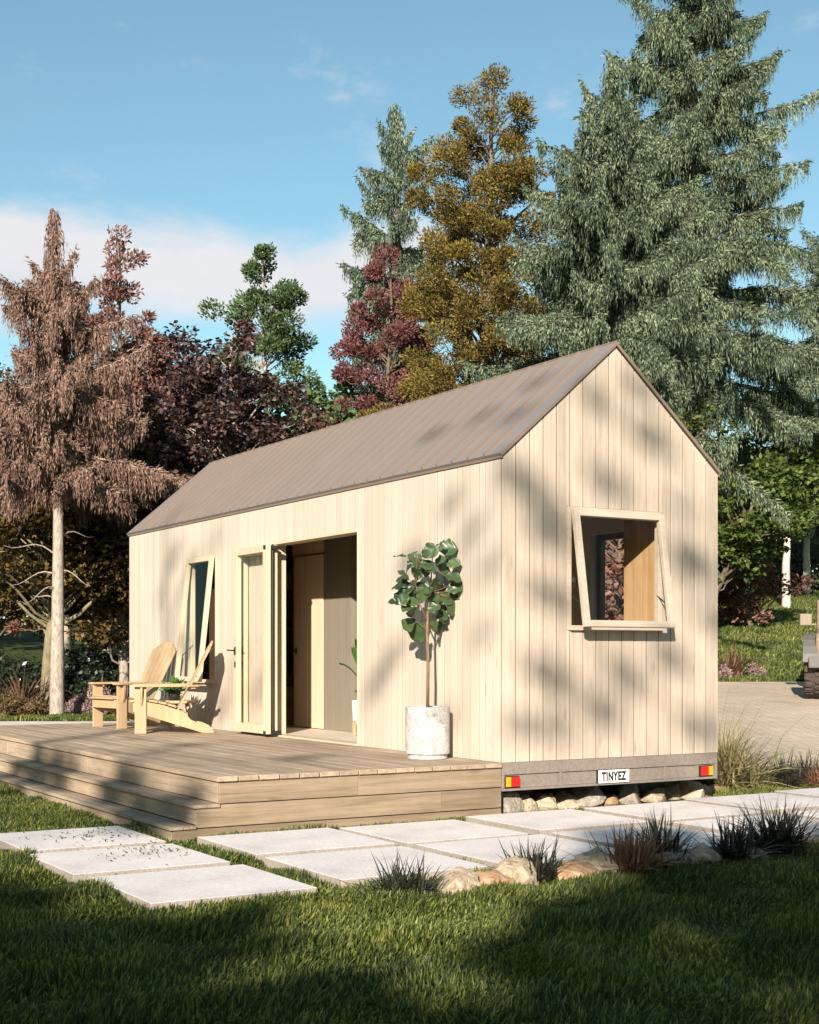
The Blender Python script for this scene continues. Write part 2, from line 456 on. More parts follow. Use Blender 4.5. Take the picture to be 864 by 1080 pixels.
# trailer chassis
ch = MB()
for (x0, x1, y0, y1) in ((0.0, WID, 0.004, 0.05), (0.0, WID, LEN-0.05, LEN-0.004)):
    ch.box(x0, x1, y0, y1, 0.372, ZS-0.002)
    ch.box(x0, x1, y0, y1, ZB, 0.252)
    s = 0.018 if y0 < 1 else -0.018
    ch.box(x0, x1, y0+s, y1, 0.2525, 0.3715)
for x0, x1 in ((0.0, 0.03), (0.625, 0.655), (1.84, 1.87), (2.47, 2.5)):
    ch.box(x0, x1, 0.004, 0.0215, 0.2525, 0.3715)
ch.box(2.45, 2.4995, 0.0505, LEN-0.0505, ZB, ZS-0.002); ch.box(0.0005, 0.05, 0.0505, LEN-0.0505, ZB, ZS-0.002)
ch.build('trailer_chassis', M['chassis'], HOUSE, 0.002, 1)
un = MB(); un.box(0.06, 2.44, 0.06, LEN-0.06, 0.30, ZS-0.03)
for x in (0.6, 1.8): un.box(x, x+0.1, 0.3, LEN-0.3, 0.2, 0.2995)
un.build('undercarriage', M['dark'], HOUSE)
for x0, xs, x1, a, b in ((0.035, 0.088, 0.178, 'amber_lens', 'red_lens'), (2.283, 2.375, 2.425, 'red_lens', 'amber_lens')):
    z0, z1 = 0.268, 0.352
    o = MB().box(x0-0.008, x1+0.006, -0.004, 0.021, z0-0.007, z1+0.007).build('tail_light', M['black'], HOUSE, 0.004, 2)
    MB().box(x0, xs-0.0015, -0.016, -0.0042, z0, z1).build(a, M[a], o, 0.004, 2)
    MB().box(xs+0.0015, x1, -0.016, -0.0042, z0, z1).build(b, M[b], o, 0.004, 2)
pl = MB().box(1.045, 1.412, -0.004, 0.021, 0.246, 0.374).build('licence_plate', M['black'], HOUSE, 0.003, 2)
MB().box(1.051, 1.406, -0.0065, -0.0042, 0.252, 0.368).build('plate_face', M['white'], pl)
fc = bpy.data.curves.new('lettering', 'FONT'); fc.body = 'TINYEZ'; fc.size = 0.118; fc.offset = 0.0060; fc.extrude = 0.0008; fc.align_x = 'CENTER'; fc.space_character = 1.12
to = bpy.data.objects.new('tmp', fc); COL.objects.link(to)
bpy.context.view_layer.update()
lm = bpy.data.meshes.new_from_object(to.evaluated_get(bpy.context.evaluated_depsgraph_get())); bpy.data.objects.remove(to)
xs_ = [v.co.x for v in lm.vertices]; ys_ = [v.co.y for v in lm.vertices]
for v in lm.vertices:
    v.co.x = (v.co.x-(min(xs_)+max(xs_))/2)/(max(xs_)-min(xs_))*0.285
    v.co.y = (v.co.y-(min(ys_)+max(ys_))/2)/(max(ys_)-min(ys_))*0.084
lm.materials.append(M['black'])
lo = bpy.data.objects.new('lettering', lm); COL.objects.link(lo); lo.parent = pl
lo.matrix_local = Matrix.Translation((1.2285, -0.0078, 0.310)) @ Matrix.Rotation(R(90), 4, 'X')

# windows -------------------------------------------------------------
def awning_window(T, w, h, prot, mat_f, mat_s, depth=0.05):
    """T maps (along wall, inwards, up) to the house; opening w x h, sash hinged at the top, open by prot at the bottom"""
    b = 0.045; mb = MB()
    y0, y1 = -0.010, depth
    mb.box(0.002, b, y0, y1, 0.002, h-0.002, T); mb.box(w-b, w-0.002, y0, y1, 0.002, h-0.002, T)
    mb.box(b+0.0005, w-b-0.0005, y0, y1, h-b, h-0.002, T); mb.box(b+0.0005, w-b-0.0005, y0, y1, 0.002, b, T)
    win = mb.build('window', mat_f, HOUSE, 0.003, 1)
    MB().box(0.02, w-0.02, -0.04, -0.0105, 0.0, 0.02, T).build('sill', mat_f, win, 0.002, 1)
    sh = h-0.045; ang = math.asin(prot/sh)
    S = T @ Matrix.Translation((w/2, -0.018, h-0.035)) @ Matrix.Rotation(-ang, 4, 'X')
    sw = w-0.062; sb = 0.058; th = 0.052
    sm_ = MB()
    sm_.box(-sw/2, -sw/2+sb, -th, 0, -sh, 0, S); sm_.box(sw/2-sb, sw/2, -th, 0, -sh, 0, S)
    sm_.box(-sw/2+sb+0.0005, sw/2-sb-0.0005, -th, 0, -sb, 0, S); sm_.box(-sw/2+sb+0.0005, sw/2-sb-0.0005, -th, 0, -sh, -sh+sb, S)
    sm_.build('sash', mat_s, win, 0.003, 1)
    MB().poly([S @ Vector(p) for p in ((-sw/2+sb-0.002, -0.026, -sh+sb-0.002), (sw/2-sb+0.002, -0.026, -sh+sb-0.002), (sw/2-sb+0.002, -0.026, -sb+0.002), (-sw/2+sb-0.002, -0.026, -sb+0.002))], [(0, 1, 2, 3)]).build('pane', M['glass'], win)
    for s in (0.012, w-0.012):
        st = MB()
        p = T @ Vector((s+ (0.03 if s < w/2 else -0.03), 0.02, h*0.30)); sx = -sw/2+0.015 if s < w/2 else sw/2-0.015
        q = S @ Vector((sx, 0.004, -sh*0.80))
        st.tube([p, q], 0.006, 6)
        st.build('stay_arm', M['black'], win)
    return win
awning_window(Matrix.Translation((WING[0], 0, WING[2])), WING[1]-WING[0], WING[3]-WING[2], 0.165, M['gable_trim'], M['gable_trim'])
awning_window(Matrix.Translation((0, WINF[1], WINF[2])) @ Matrix.Rotation(R(-90), 4, 'Z'), WINF[1]-WINF[0], WINF[3]-WINF[2], 0.17, M['frame'], M['frame'])
wr = MB(); y0, y1, z0, z1 = WINR
M['walnut'] = mat_wood('dark window frame', (0.16, 0.10, 0.06), (0.10, 0.06, 0.035), 'Z', 0.8, 0.5, 0.05, 0.1, knots=False)
for a in ((y0, y0+0.06, z0, z1), (y1-0.06, y1, z0, z1), (y0+0.0605, y1-0.0605, z0, z0+0.06), (y0+0.0605, y1-0.0605, z1-0.06, z1)):
    wr.box(2.44, 2.505, *a)
wrr = wr.build('window', M['walnut'], HOUSE, 0.003, 1)
MB().poly([(2.47, y0+0.058, z0+0.058), (2.47, y1-0.058, z0+0.058), (2.47, y1-0.058, z1-0.058), (2.47, y0+0.058, z1-0.058)], [(0, 1, 2, 3)]).build('pane', M['glass'], wrr)

# door frame and folded door leaves --------------------------------------
y0, y1, zd = DOOR[0], DOOR[1], DOOR[3]
df = MB()
df.box(-0.012, 0.155, y1-0.024, y1-0.001, ZS+0.022, zd-0.002)
df.box(-0.012, 0.155, y0+0.001, y0+0.024, ZS+0.022, zd-0.002)
df.box(-0.012, 0.155, y0+0.0245, y1-0.0245, zd-0.03, zd-0.002)
df.build('door_frame', M['frame'], HOUSE, 0.003, 1)
MB().box(-0.03, 0.155, y0+0.001, y1-0.001, ZS+0.001, ZS+0.0215).build('threshold', M['frame'], HOUSE, 0.003, 1)
def door_leaf(x0, x1, ya, yb, tilt, hand_y, lever_dir):
    L = yb-ya; T = Matrix.Translation((x0, ya, 0)) @ Matrix.Rotation(tilt, 4, 'Z'); b = 0.092; zb, zt = 0.515, 2.655; t = x1-x0
    m = MB(); m.box(0, t, 0, b, zb, zt, T); m.box(0, t, L-b, L, zb, zt, T)
    m.box(0, t, b+0.0005, L-b-0.0005, zb, zb+0.10, T); m.box(0, t, b+0.0005, L-b-0.0005, zt-0.085, zt, T)
    d = m.build('door', M['frame'], HOUSE, 0.003, 1)
    MB().poly([T @ Vector(p) for p in ((t/2, b-0.003, zb+0.098), (t/2, L-b+0.003, zb+0.098), (t/2, L-b+0.003, zt-0.083), (t/2, b-0.003, zt-0.083))], [(0, 1, 2, 3)]).build('pane', M['glass'], d)
    h = MB()
    hz = 1.46; hy = L-b*0.5
    h.box(-0.008, -0.0005, hy-0.016, hy+0.016, hz-0.05, hz+0.04, T)
    h.tube([T @ Vector((-0.008, hy, hz)), T @ Vector((-0.05, hy, hz))], 0.009, 8)
    h.tube([T @ Vector((-0.05, hy-0.01*lever_dir, hz)), T @ Vector((-0.05, hy+lever_dir*0.12, hz+0.004))], 0.0085, 8)
    MB().box(-0.007, -0.0005, hy-0.013, hy+0.013, hz-0.20, hz-0.13, T).build('keyhole_plate', M['black'], d)
    h.build('handle', M['black'], d)
    g = MB(); g.box(t+0.0005, t+0.002, 0, L, zb, zt, T)
    return d
door_leaf(-0.195, -0.135, 4.37, 5.27, R(0.0), 0, 1)
door_leaf(-0.075, -0.018, 4.44, 5.34, R(0.0), 0, -1)
hg = MB()
for z in (0.505, 2.60): hg.box(-0.205, 0.0, 4.375, 4.43, z, z+0.045)
hg.tube([(-0.10, 4.40, 0.49), (-0.10, 4.40, 2.66)], 0.012, 8)
hg.build('hinge', M['black'], HOUSE, 0.002, 1)

# interior ---------------------------------------------------------------
def slat_panel(name, mat, pts_fn, a0, a1, z0, z1, w, parent=HOUSE, gap=0.004):
    m = MB(); a = a0
    while a < a1-0.005:
        b = min(a+w, a1); m.box(*pts_fn(a+gap/2, b-gap/2), z0, z1); a = b
    return m.build(name, mat, parent)
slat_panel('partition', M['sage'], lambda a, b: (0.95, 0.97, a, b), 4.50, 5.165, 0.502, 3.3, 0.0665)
slat_panel('partition', M['door_tan'], lambda a, b: (0.95, 0.97, a, b), 5.17, 6.04, 2.66, 3.3, 0.0665)
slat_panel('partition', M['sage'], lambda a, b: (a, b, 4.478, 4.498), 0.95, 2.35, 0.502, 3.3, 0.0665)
pb = MB(); pb.box(0.972, 2.35, 4.4985, 6.04, 0.5025, 3.3); pb.build('partition', M['lining'], HOUSE)
idr = slat_panel('interior_door', M['door_tan'], lambda a, b: (0.93, 0.949, a, b), 5.17, 5.94, 0.51, 2.63, 0.11)
hh = MB(); hh.tube([(0.925, 5.88, 1.46), (0.88, 5.88, 1.46), (0.88, 5.78, 1.46)], 0.01, 8); hh.box(0.922, 0.9299, 5.86, 5.90, 1.42, 1.50)
hh.build('handle', M['black'], idr)
slat_panel('wardrobe_panel', M['tan'], lambda a, b: (1.90, 1.92, a, b), 0.152, 0.665, 0.502, 3.05, 0.0855)
MB().box(1.921, 2.345, 0.152, 0.66, 0.502, 3.05).build('wardrobe', M['tan'], HOUSE)
M['umber'] = mat_wood('dark slats', (0.085, 0.052, 0.034), (0.05, 0.03, 0.02), 'Z', 0.8, 0.6, 0.1, 0.1, knots=False)
slat_panel('wardrobe_door', M['umber'], lambda a, b: (0.42, 0.44, a, b), 6.10, 7.9, 0.502, 3.05, 0.12)
sh = MB()
for z in (0.75, 1.32, 1.82, 2.29, 2.81): sh.box(1.5, 2.345, 8.92, 9.26, z-0.04, z)
sh.box(1.46, 1.4995, 8.92, 9.26, 0.5, 2.81)
sh.build('shelf', M['shelf'], HOUSE)

def bottle(name, label, cat, loc, prof, mat, group=None):
    t = thing(name, label, cat, loc, TH, group)
    MB().lathe(prof, 20).build('body', mat, t, smooth=True)
    return t
v = bottle('table_lamp', 'small white lamp shade on the shelf seen through the open doorway', 'lamp', wor(2.28, 9.0, 2.2905), [(0.05, 0), (0.05, 0.02), (0.012, 0.03), (0.012, 0.09)], M['shelf'])
MB().lathe([(0.10, 0.0905), (0.13, 0.10), (0.15, 0.30), (0.13, 0.36), (0.05, 0.365)], 20).build('lamp_shade', M['white'], v, smooth=True)
v = bottle('wine_rack_bottle', 'dark glass bottle on the lower shelf behind the doorway', 'bottle', wor(2.22, 9.02, 1.8205), [(0.04, 0), (0.042, 0.02), (0.042, 0.18), (0.015, 0.24), (0.015, 0.31)], M['rock_grey'])
v.name = 'bottle'
bed = thing('bed', 'low bed with grey and tan linen in the room behind the slatted door', 'bed', wor(1.3, 7.9, 0.5), TH)
MB().box(-0.95, 0.95, -0.9, 0.95, 0.0, 0.28).build('bed_frame', M['shelf'], bed, 0.01)
MB().box(-0.93, 0.93, -0.88, 0.93, 0.281, 0.47).build('mattress', M['cloth_tan'], bed, 0.04, 3)
MB().box(-0.94, 0.94, -0.90, 0.2, 0.20, 0.49).build('blanket', M['cloth_tan'], bed, 0.03, 3)
MB().box(0.15, 0.85, 0.45, 0.85, 0.472, 0.66).build('pillow', M['white'], bed, 0.07, 4)
MB().box(0.2, 0.9, 0.70, 0.92, 0.665, 1.0).build('pillow', M['cloth'], bed, 0.07, 4)
# vase with dark stems on the gable window sill
vs = thing('vase', 'clear bottle vase with black dried stems inside the gable window corner', 'vase', wor(0.84, 0.17, 1.52), TH)
M['vglass'] = mat_glass('vase glass', (0.75, 0.72, 0.66))
MB().lathe([(0.045, 0.0), (0.05, 0.01), (0.05, 0.19), (0.022, 0.25), (0.02, 0.32)], 24).build('glass_body', M['vglass'], vs, smooth=True)
rv = np.random.default_rng(3)
stm = MB()
for i in range(5):
    a = rv.uniform(0, 6.28); e = Vector((0.05*math.cos(a), 0.05*math.sin(a), 0.50+0.1*rv.random()))
    stm.tube([(0, 0, 0.02), e*0.5+Vector((0, 0, 0.03)), e], 0.004, 5)
    stm.lathe([(0.004, e.z-0.05), (0.03, e.z-0.01), (0.032, e.z+0.02), (0.004, e.z+0.06)], 10, (e.x, e.y))
stm.build('dried_stems', M['black'], vs)
sl_ = thing('sill_shelf', 'pale inner shelf along the gable wall below the open window', 'shelf', wor(0.16, 0.15, 1.49), TH)
MB().box(0, 2.1, 0.0, 0.24, 0, 0.029).build('shelf_board', M['frame'], sl_, 0.003)

# ------------------------------------------------------------------ deck with steps
DECK = thing('wooden_deck', 'weathered timber deck with two side steps in front of the house door', 'deck', wor(-1.4, 0, 0), TH)
dx = 1.4; DY0, DY1 = -0.022, 8.6
mb = MB(); nb = 15; x0 = -2.655
for i in range(nb):
    a = x0 + i*(2.648/nb); b = a + 2.648/nb - 0.010
    y = DY0 - 0.006*rng0.random(); cuts = [y] + sorted(rng0.uniform(1.5, 7.5) for _ in range(2)) + [DY1]
    for p, q in zip(cuts[:-1], cuts[1:]):
        dz = rng0.uniform(-0.0012, 0.0012)
        mb.box(a+dx, b+dx, p, q-0.004, 0.440, 0.479+dz)
mb.build('deck_floor', M['deck'], DECK, 0.003, 1)
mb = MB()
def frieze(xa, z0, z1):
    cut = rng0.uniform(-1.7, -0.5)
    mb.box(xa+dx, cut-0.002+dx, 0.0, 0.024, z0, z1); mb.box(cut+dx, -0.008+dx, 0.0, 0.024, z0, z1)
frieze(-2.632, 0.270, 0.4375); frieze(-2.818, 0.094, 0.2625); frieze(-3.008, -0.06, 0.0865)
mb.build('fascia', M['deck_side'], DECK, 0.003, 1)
for xa, z0, z1 in ((-2.632, 0.272, 0.4375), (-2.818, 0.117, 0.243), (-3.008, -0.06, 0.0885)):
    m = MB()
    for p, q in ((0.0245, 3.2), (3.203, 6.1), (6.103, DY1)): m.box(xa+dx, xa+0.022+dx, p, q, z0, z1)
    m.build('riser', M['deck'], DECK, 0.003, 1)
for xa, z1 in ((-2.843, 0.2705), (-3.035, 0.115)):
    m = MB()
    for k in range(2):
        a = xa + k*0.107
        for p, q in ((-0.018, 2.9), (2.903, 5.8), (5.803, DY1)): m.box(a+dx, a+0.103+dx, p, q, z1-0.026, z1)
    m.build('tread', M['deck'], DECK, 0.003, 1)
m = MB(); m.box(-2.60+dx, -0.02+dx, 0.04, DY1-0.02, -0.05, 0.436); m.box(-2.79+dx, -2.601+dx, 0.04, DY1-0.02, -0.05, 0.242); m.box(-2.98+dx, -2.791+dx, 0.04, DY1-0.02, -0.05, 0.086)
m.build('deck_frame', M['dark'], DECK)

# ------------------------------------------------------------------ pavers
PAV = [(-4.22,-0.36,1.02,1.04,'pale concrete paver at the far left edge, topmost of the three beside the steps'),
 (-4.25,-1.51,1.05,1.02,'pale concrete paver between the two others left of the grass gap below the steps'),
 (-4.19,-2.70,1.02,1.05,'pale concrete paver nearest the camera, its corner pointing into the lawn'),
 (-2.94,-1.35,1.09,1.05,'pale concrete paver against the front of the deck below its left corner'),
 (-2.94,-2.56,1.07,1.09,'pale concrete paver with a dark spiky tuft at its right front corner'),
 (-1.75,-1.34,1.07,1.05,'pale concrete paver against the deck front directly under the white pot'),
 (-1.76,-2.60,1.10,1.14,'shaded concrete paver in the front row behind the cream and ochre boulders'),
 (-0.52,-1.27,1.10,1.06,'concrete paver below the house corner and the left tail light'),
 (-0.52,-2.60,1.06,1.20,'shaded concrete paver behind the rust coloured grass tuft'),
 (0.74,-1.25,1.16,1.06,'concrete paver in front of the row of boulders under the licence plate'),
 (0.70,-2.55,1.12,1.16,'concrete paver behind the dark tufts at right, in the front row'),
 (2.02,-1.12,1.14,1.06,'concrete paver just below the tall grass clump at the house corner'),
 (2.00,-2.46,1.14,1.14,'concrete paver half hidden by the big tuft at the right edge'),
 (3.28,-1.02,1.14,1.06,'concrete paver beside the low rust grass at the right edge'),
 (3.26,-2.36,1.14,1.14,'concrete paver at the right edge of the front row')]
rp = random.Random(9)
for (x, y, w, d, lab) in PAV:
    m = MB(); m.box(-w/2, w/2, -d/2, d/2, -0.02, 0.0)
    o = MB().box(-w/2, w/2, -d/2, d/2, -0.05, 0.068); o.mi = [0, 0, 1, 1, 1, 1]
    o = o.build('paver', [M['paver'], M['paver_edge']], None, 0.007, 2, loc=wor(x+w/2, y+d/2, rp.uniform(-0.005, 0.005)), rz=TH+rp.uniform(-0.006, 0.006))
    setp(o, lab, 'paving slab', 'pavers in front of the house')

# ------------------------------------------------------------------ adirondack chairs
def make_chair(label, loc, rz):
    t = thing('adirondack_chair', label, 'chair', loc, rz, 'adirondack chairs on the deck')
    hw = 0.31
    for s in (-1, 1):
        x = s*hw
        MB().box(x-0.014, x+0.014, 0.30, 0.435, 0, 0.548).build('leg', M['chair'], t, 0.004, 2)
        prof = [(0.43, 0.255), (0.43, 0.365), (0.30, 0.372), (0.10, 0.335), (-0.04, 0.285), (-0.12, 0.265), (-0.17, 0.225), (-0.21, 0.165), (-0.29, 0.125), (-0.38, 0.10), (-0.46, 0.065), (-0.50, 0.0), (-0.36, 0.0)]
        xi = x - s*0.030
        MB().prism([(xi-0.013, a, b) for a, b in prof], (0.026, 0, 0)).build('side_rail', M['chair'], t, 0.004, 2)
        ap = [(x-0.075, 0.46), (x+0.075, 0.46), (x+0.082, 0.40), (x+0.075, -0.10), (x+0.05, -0.32), (x-0.03, -0.32), (x-0.06, -0.10)] if s > 0 else [(x-0.075, 0.46), (x+0.075, 0.46), (x+0.06, -0.10), (x+0.03, -0.32), (x-0.05, -0.32), (x-0.075, -0.10), (x-0.082, 0.40)]
        MB().prism([(a, b, 0.55) for a, b in ap], (0, 0, 0.025)).build('arm', M['chair'], t, 0.005, 2)
        xo = x + s*0.015
        MB().prism([(xo, 0.345, 0.548), (xo+s*0.05, 0.345, 0.548), (xo+s*0.055, 0.345, 0.50), (xo+s*0.02, 0.345, 0.36), (xo, 0.345, 0.32)], (0, 0.026, 0)).build('bracket', M['chair'], t, 0.003, 2)
    m = MB(); pts = [(0.445, 0.374), (0.335, 0.386), (0.225, 0.369), (0.115, 0.348), (0.01, 0.318)]
    for i, (y, z) in enumerate(pts):
        T = Matrix.Translation((0, y, z)) @ Matrix.Rotation(R([-6, 2, 10, 12, 16][i]), 4, 'X')
        m.box(-hw+0.016, hw-0.016, -0.05, 0.05, 0.0, 0.022, T)
    m.box(-hw+0.016, hw-0.016, 0.4305, 0.455, 0.255, 0.365)
    m.build('seat', M['chair'], t, 0.004, 2)
    # fanned back boards
    m = MB(); nbd = 5; lean = R(27)
    T = Matrix.Translation((0, -0.055, 0.27)) @ Matrix.Rotation(lean, 4, 'X')
    for i in range(nbd):
        u = (i-(nbd-1)/2)
        xb, xt = u*0.096, u*0.120
        wb, wt = 0.0395, 0.0495
        Lh = lambda x: 0.93 - 0.10*(x/0.30)**2*1.4
        tops = [(xt+wt, Lh(xt+wt)), (xt, Lh(xt)+0.004), (xt-wt, Lh(xt-wt))]
        m.prism([T @ Vector((a, 0, b)) for a, b in [(xb-wb, -0.12), (xb+wb, -0.12)]+tops], T.to_3x3() @ Vector((0, -0.022, 0)))
    m.build('backrest', M['chair'], t, 0.004, 2)
    m = MB(); m.box(-0.34, 0.34, -0.275, -0.215, 0.524, 0.5495)
    m.box(-0.265, 0.265, -0.135, -0.11, 0.20, 0.262)
    m.build('brace', M['chair'], t, 0.004, 2)
    return t
DZ = 0.4805
make_chair('pine adirondack chair nearest the house window, seen side on', (-2.863, 16.83, DZ), R(101))
make_chair('pine adirondack chair at the far end of the deck, turned slightly to the camera', (-3.535, 18.02, DZ), R(131))
tb = thing('side_table', 'small round wooden side table between the two adirondack chairs', 'table', (-2.85, 17.45, DZ), TH)
MB().lathe([(0.19, 0.325), (0.2, 0.33), (0.2, 0.355), (0.195, 0.36)], 40).build('tabletop', M['chair'], tb, smooth=False)
for k in range(4):
    a = k*math.pi/2+0.5
    MB().tube([(0.10*math.cos(a), 0.10*math.sin(a), 0.325), (0.17*math.cos(a), 0.17*math.sin(a), 0)], [0.02, 0.013], 10).build('leg', M['chair'], tb)
hp = thing('potted_herb', 'small green herb in a black pot on the side table', 'plant', (-2.93, 17.42, DZ+0.3605), 0)
MB().lathe([(0.06, 0), (0.085, 0.13), (0.08, 0.13), (0.07, 0.11)], 24).build('pot', M['black'], hp, smooth=True)
rg = np.random.default_rng(12)
n = 90
D = unit(rg.normal(size=(n, 3))*[1, 1, 0.6]+[0, 0, 0.7]); P = D*rg.uniform(0.0, 0.12, (n, 1))+[0, 0, 0.12]
Vv, Ff = leaves(P, D, side_of(D, rg), rg.uniform(0.06, 0.12, n), rg.uniform(0.03, 0.05, n))
M['herb'] = mat_leaf('herb leaf', [(0.05, 0.13, 0.025), (0.10, 0.24, 0.05)], 0.45)
np_mesh('foliage', Vv, Ff, M['herb'], hp)

# ------------------------------------------------------------------ planter with fig
pt = thing('potted_fig', 'fiddle leaf fig in a round white pot on the deck corner', 'plant', wor(-0.285, 0.765, 0.4805), TH)
MB().lathe([(0.178, 0.0), (0.178, 0.045), (0.2, 0.0455), (0.2, 0.46), (0.196, 0.466), (0.178, 0.466), (0.174, 0.43)], 64).build('pot', M['pot'], pt, 0.003, 2)
MB().lathe([(0.173, 0.425), (0.10, 0.435), (0.01, 0.44)], 32).build('soil', M['soil'], pt)
FIG = [(515,145,80,'n'),(400,115,40,'f'),(318,180,72,'n'),(500,245,72,'d'),(625,265,42,'f'),(375,300,78,'n'),(262,310,72,'n'),(210,345,52,'f'),(505,385,76,'n'),(600,350,52,'d'),(640,400,62,'n'),(230,395,62,'d'),(180,460,74,'f'),(210,490,48,'d'),(410,475,80,'n'),(620,530,70,'n'),(690,490,52,'d'),(660,555,72,'n'),(490,595,85,'n'),(150,560,52,'f'),(115,595,40,'f'),(230,580,62,'d'),(345,545,72,'d'),(185,635,60,'f'),(300,655,56,'d'),(272,770,72,'h'),(345,835,86,'h'),(440,790,52,'h'),(520,730,72,'d'),(520,700,46,'n'),(545,800,62,'h'),(570,420,52,'n'),(455,330,50,'d'),(290,430,50,'d'),(345,215,60,'n'),(450,440,60,'d'),(545,480,64,'n'),(330,480,60,'n'),(590,440,58,'d'),(420,250,55,'n'),(250,520,58,'n'),(560,640,60,'d'),(400,640,58,'d'),(300,350,56,'n'),(470,530,60,'d')]
Fv = []; Ffc = []
def local_at_plane(px, py, u):
    # point of the house frame on plane y=u that the pixel of the 864 px photograph shows
    f = 1475.63; d = Vector(((px-432)/f, 1, (689.66-py)/f)); o = Vector((0, 0, CAMZ))
    def loc(P):
        q = P-Vector((HX, HY, 0)); return Vector((q.x*cT+q.y*sT, -q.x*sT+q.y*cT, q.z))
    lo_ = loc(o); ld = loc(o+d)-lo_; t = (u-lo_.y)/ld.y
    return lo_+ld*t
rf_ = random.Random(4)
for _ in range(30): FIG.append((rf_.uniform(170, 660), rf_.uniform(190, 790), rf_.uniform(52, 68), rf_.choice('nd')))
figc = []
stem_mb = MB()
top = Vector((0.01, 0, 1.98))
stem_mb.tube([(0, 0, 0.40), (0.006, 0, 0.8), (-0.004, 0.0, 1.15), (0.0, 0.0, 1.32)], [0.016, 0.015, 0.013, 0.012], 10)
stem_mb.tube([(0, 0, 1.30), (0.05, 0.03, 1.5), (0.06, 0.02, 1.75), (0.07, 0.02, 1.93)], [0.009, 0.007, 0.005, 0.003], 8)
stem_mb.tube([(0, 0, 1.22), (-0.09, -0.02, 1.38), (-0.14, -0.03, 1.55), (-0.12, -0.02, 1.8)], [0.008, 0.006, 0.005, 0.003], 8)
spine = [Vector(p) for p in ((0, 0, 1.15), (0, 0, 1.3), (0.05, 0.03, 1.5), (0.06, 0.02, 1.75), (0.07, 0.02, 1.93), (-0.09, -0.02, 1.38), (-0.14, -0.03, 1.55), (-0.12, -0.02, 1.8))]
for (cx, cy, sz, ty) in FIG:
    q = local_at_plane(403+cx/7.855, 560+cy/7.855, 0.765) - Vector((-0.285, 0.765, 0.4805))
    q.y += rf_.uniform(-0.16, 0.12) if ty in 'nf' else rf_.uniform(-0.05, 0.16)
    s0 = min(spine, key=lambda p: (p-q).length)
    out = q - s0
    if out.length < 0.02: out = Vector((0, -0.1, 0))
    out = out.normalized()
    up = {'n': 0.35, 'f': 0.15, 'd': -0.05, 'h': -0.9}[ty]
    D = (out + Vector((rf_.uniform(-.25, .25), -0.25 if ty == 'n' else 0, up))).normalized()
    Lf = sz/7.855/115*2.2*rf_.uniform(0.85, 1.1); Lf = max(0.13, min(0.25, Lf))
    nrm = Vector((rf_.uniform(-.75, .15), {'n': -1.0, 'f': -0.45, 'd': -0.6, 'h': -0.9}[ty], {'n': 0.5, 'f': 0.8, 'd': 0.6, 'h': 0.35}[ty])).normalized()
    S = D.cross(nrm).normalized(); nrm = S.cross(D).normalized()
    base = q - D*Lf*0.5
    stem_mb.tube([s0, (s0+base)*0.5+Vector((0, 0, -0.01)), base], 0.0028, 5)
    Wf = Lf*rf_.uniform(0.80, 0.95); cup = rf_.uniform(0.10, 0.30); drp = rf_.uniform(0.05, 0.35)
    nu, nv = 14, 9; b = len(Fv)
    for i in range(nu):
        t = i/(nu-1)
        wid = (math.sin(math.pi*min(1, (0.06+0.94*t))**1.25)**0.75)*(0.74+0.42*t) if 0 < i < nu-1 else 0.05
        for j in range(nv):
            s = (j/(nv-1)-0.5)*2
            wob = 1+0.07*math.sin(9*t+4*s*(1 if j > 4 else 2)+sz)
            p = base + D*(t*Lf) + S*(s*wid*Wf*0.5*wob) + nrm*(cup*abs(s)**1.3*wid*Wf*0.5 - drp*Lf*t*t + 0.012*Lf/0.2*math.sin(t*14+abs(s)*5)*abs(s))
            Fv.append(tuple(p))
    for i in range(nu-1):
        for j in range(nv-1):
            Ffc.append((b+i*nv+j, b+i*nv+j+1, b+(i+1)*nv+j+1, b+(i+1)*nv+j))
np_mesh('foliage', np.array(Fv), np.array(Ffc), M['fig'], pt, smooth=True)
stem_mb.build('stem', M['fig_stem'], pt, smooth=True)

# plant inside the doorway
ip = thing('indoor_plant', 'broad leafed green plant in a white pot on a stand inside the doorway', 'plant', wor(0.72, 3.70, 0.5), TH)
MB().lathe([(0.13, 0.16), (0.15, 0.18), (0.16, 0.40), (0.145, 0.40), (0.14, 0.36)], 32).build('pot', M['white'], ip, smooth=False)
m = MB()
for k in range(4):
    a = k*math.pi/2+0.6; m.box(0.15*math.cos(a)-0.014, 0.15*math.cos(a)+0.014, 0.15*math.sin(a)-0.014, 0.15*math.sin(a)+0.014, 0, 0.25)
m.box(-0.15, 0.15, -0.015, 0.015, 0.13, 0.159)
m.build('stand', M['chair'], ip, 0.003)
Fv = []; Ffc = []
for k, (az, L, z0, lean) in enumerate([(2.6, 0.55, 0.42, 0.55), (3.4, 0.6, 0.5, 0.35), (1.2, 0.5, 0.45, 0.6), (0.2, 0.6, 0.42, 0.5), (4.6, 0.5, 0.45, 0.7), (2.2, 0.75, 0.4, 0.18)]):
    o = Vector((math.cos(az), math.sin(az), 0)); S = Vector((-o.y, o.x, 0)); b = len(Fv)
    for i in range(10):
        t = i/9; w = 0.006 if t < 0.3 else 0.085*math.sin(math.pi*(t-0.28)/0.74)**0.7
        c = o*(lean*L*t**1.4) + Vector((0, 0, z0+L*t*1.0-lean*L*0.55*t**3))
        for j in (-1, 0, 1): Fv.append(tuple(c+S*(w*j)+Vector((0, 0, 0.02*abs(j)*(w > 0.01)))))
    for i in range(9):
        for j in range(2): Ffc.append((b+i*3+j, b+i*3+j+1, b+i*3+j+4, b+i*3+j+3))
M['banana'] = mat_leaf('broad leaf', [(0.05, 0.14, 0.02), (0.10, 0.24, 0.045)], 0.4)
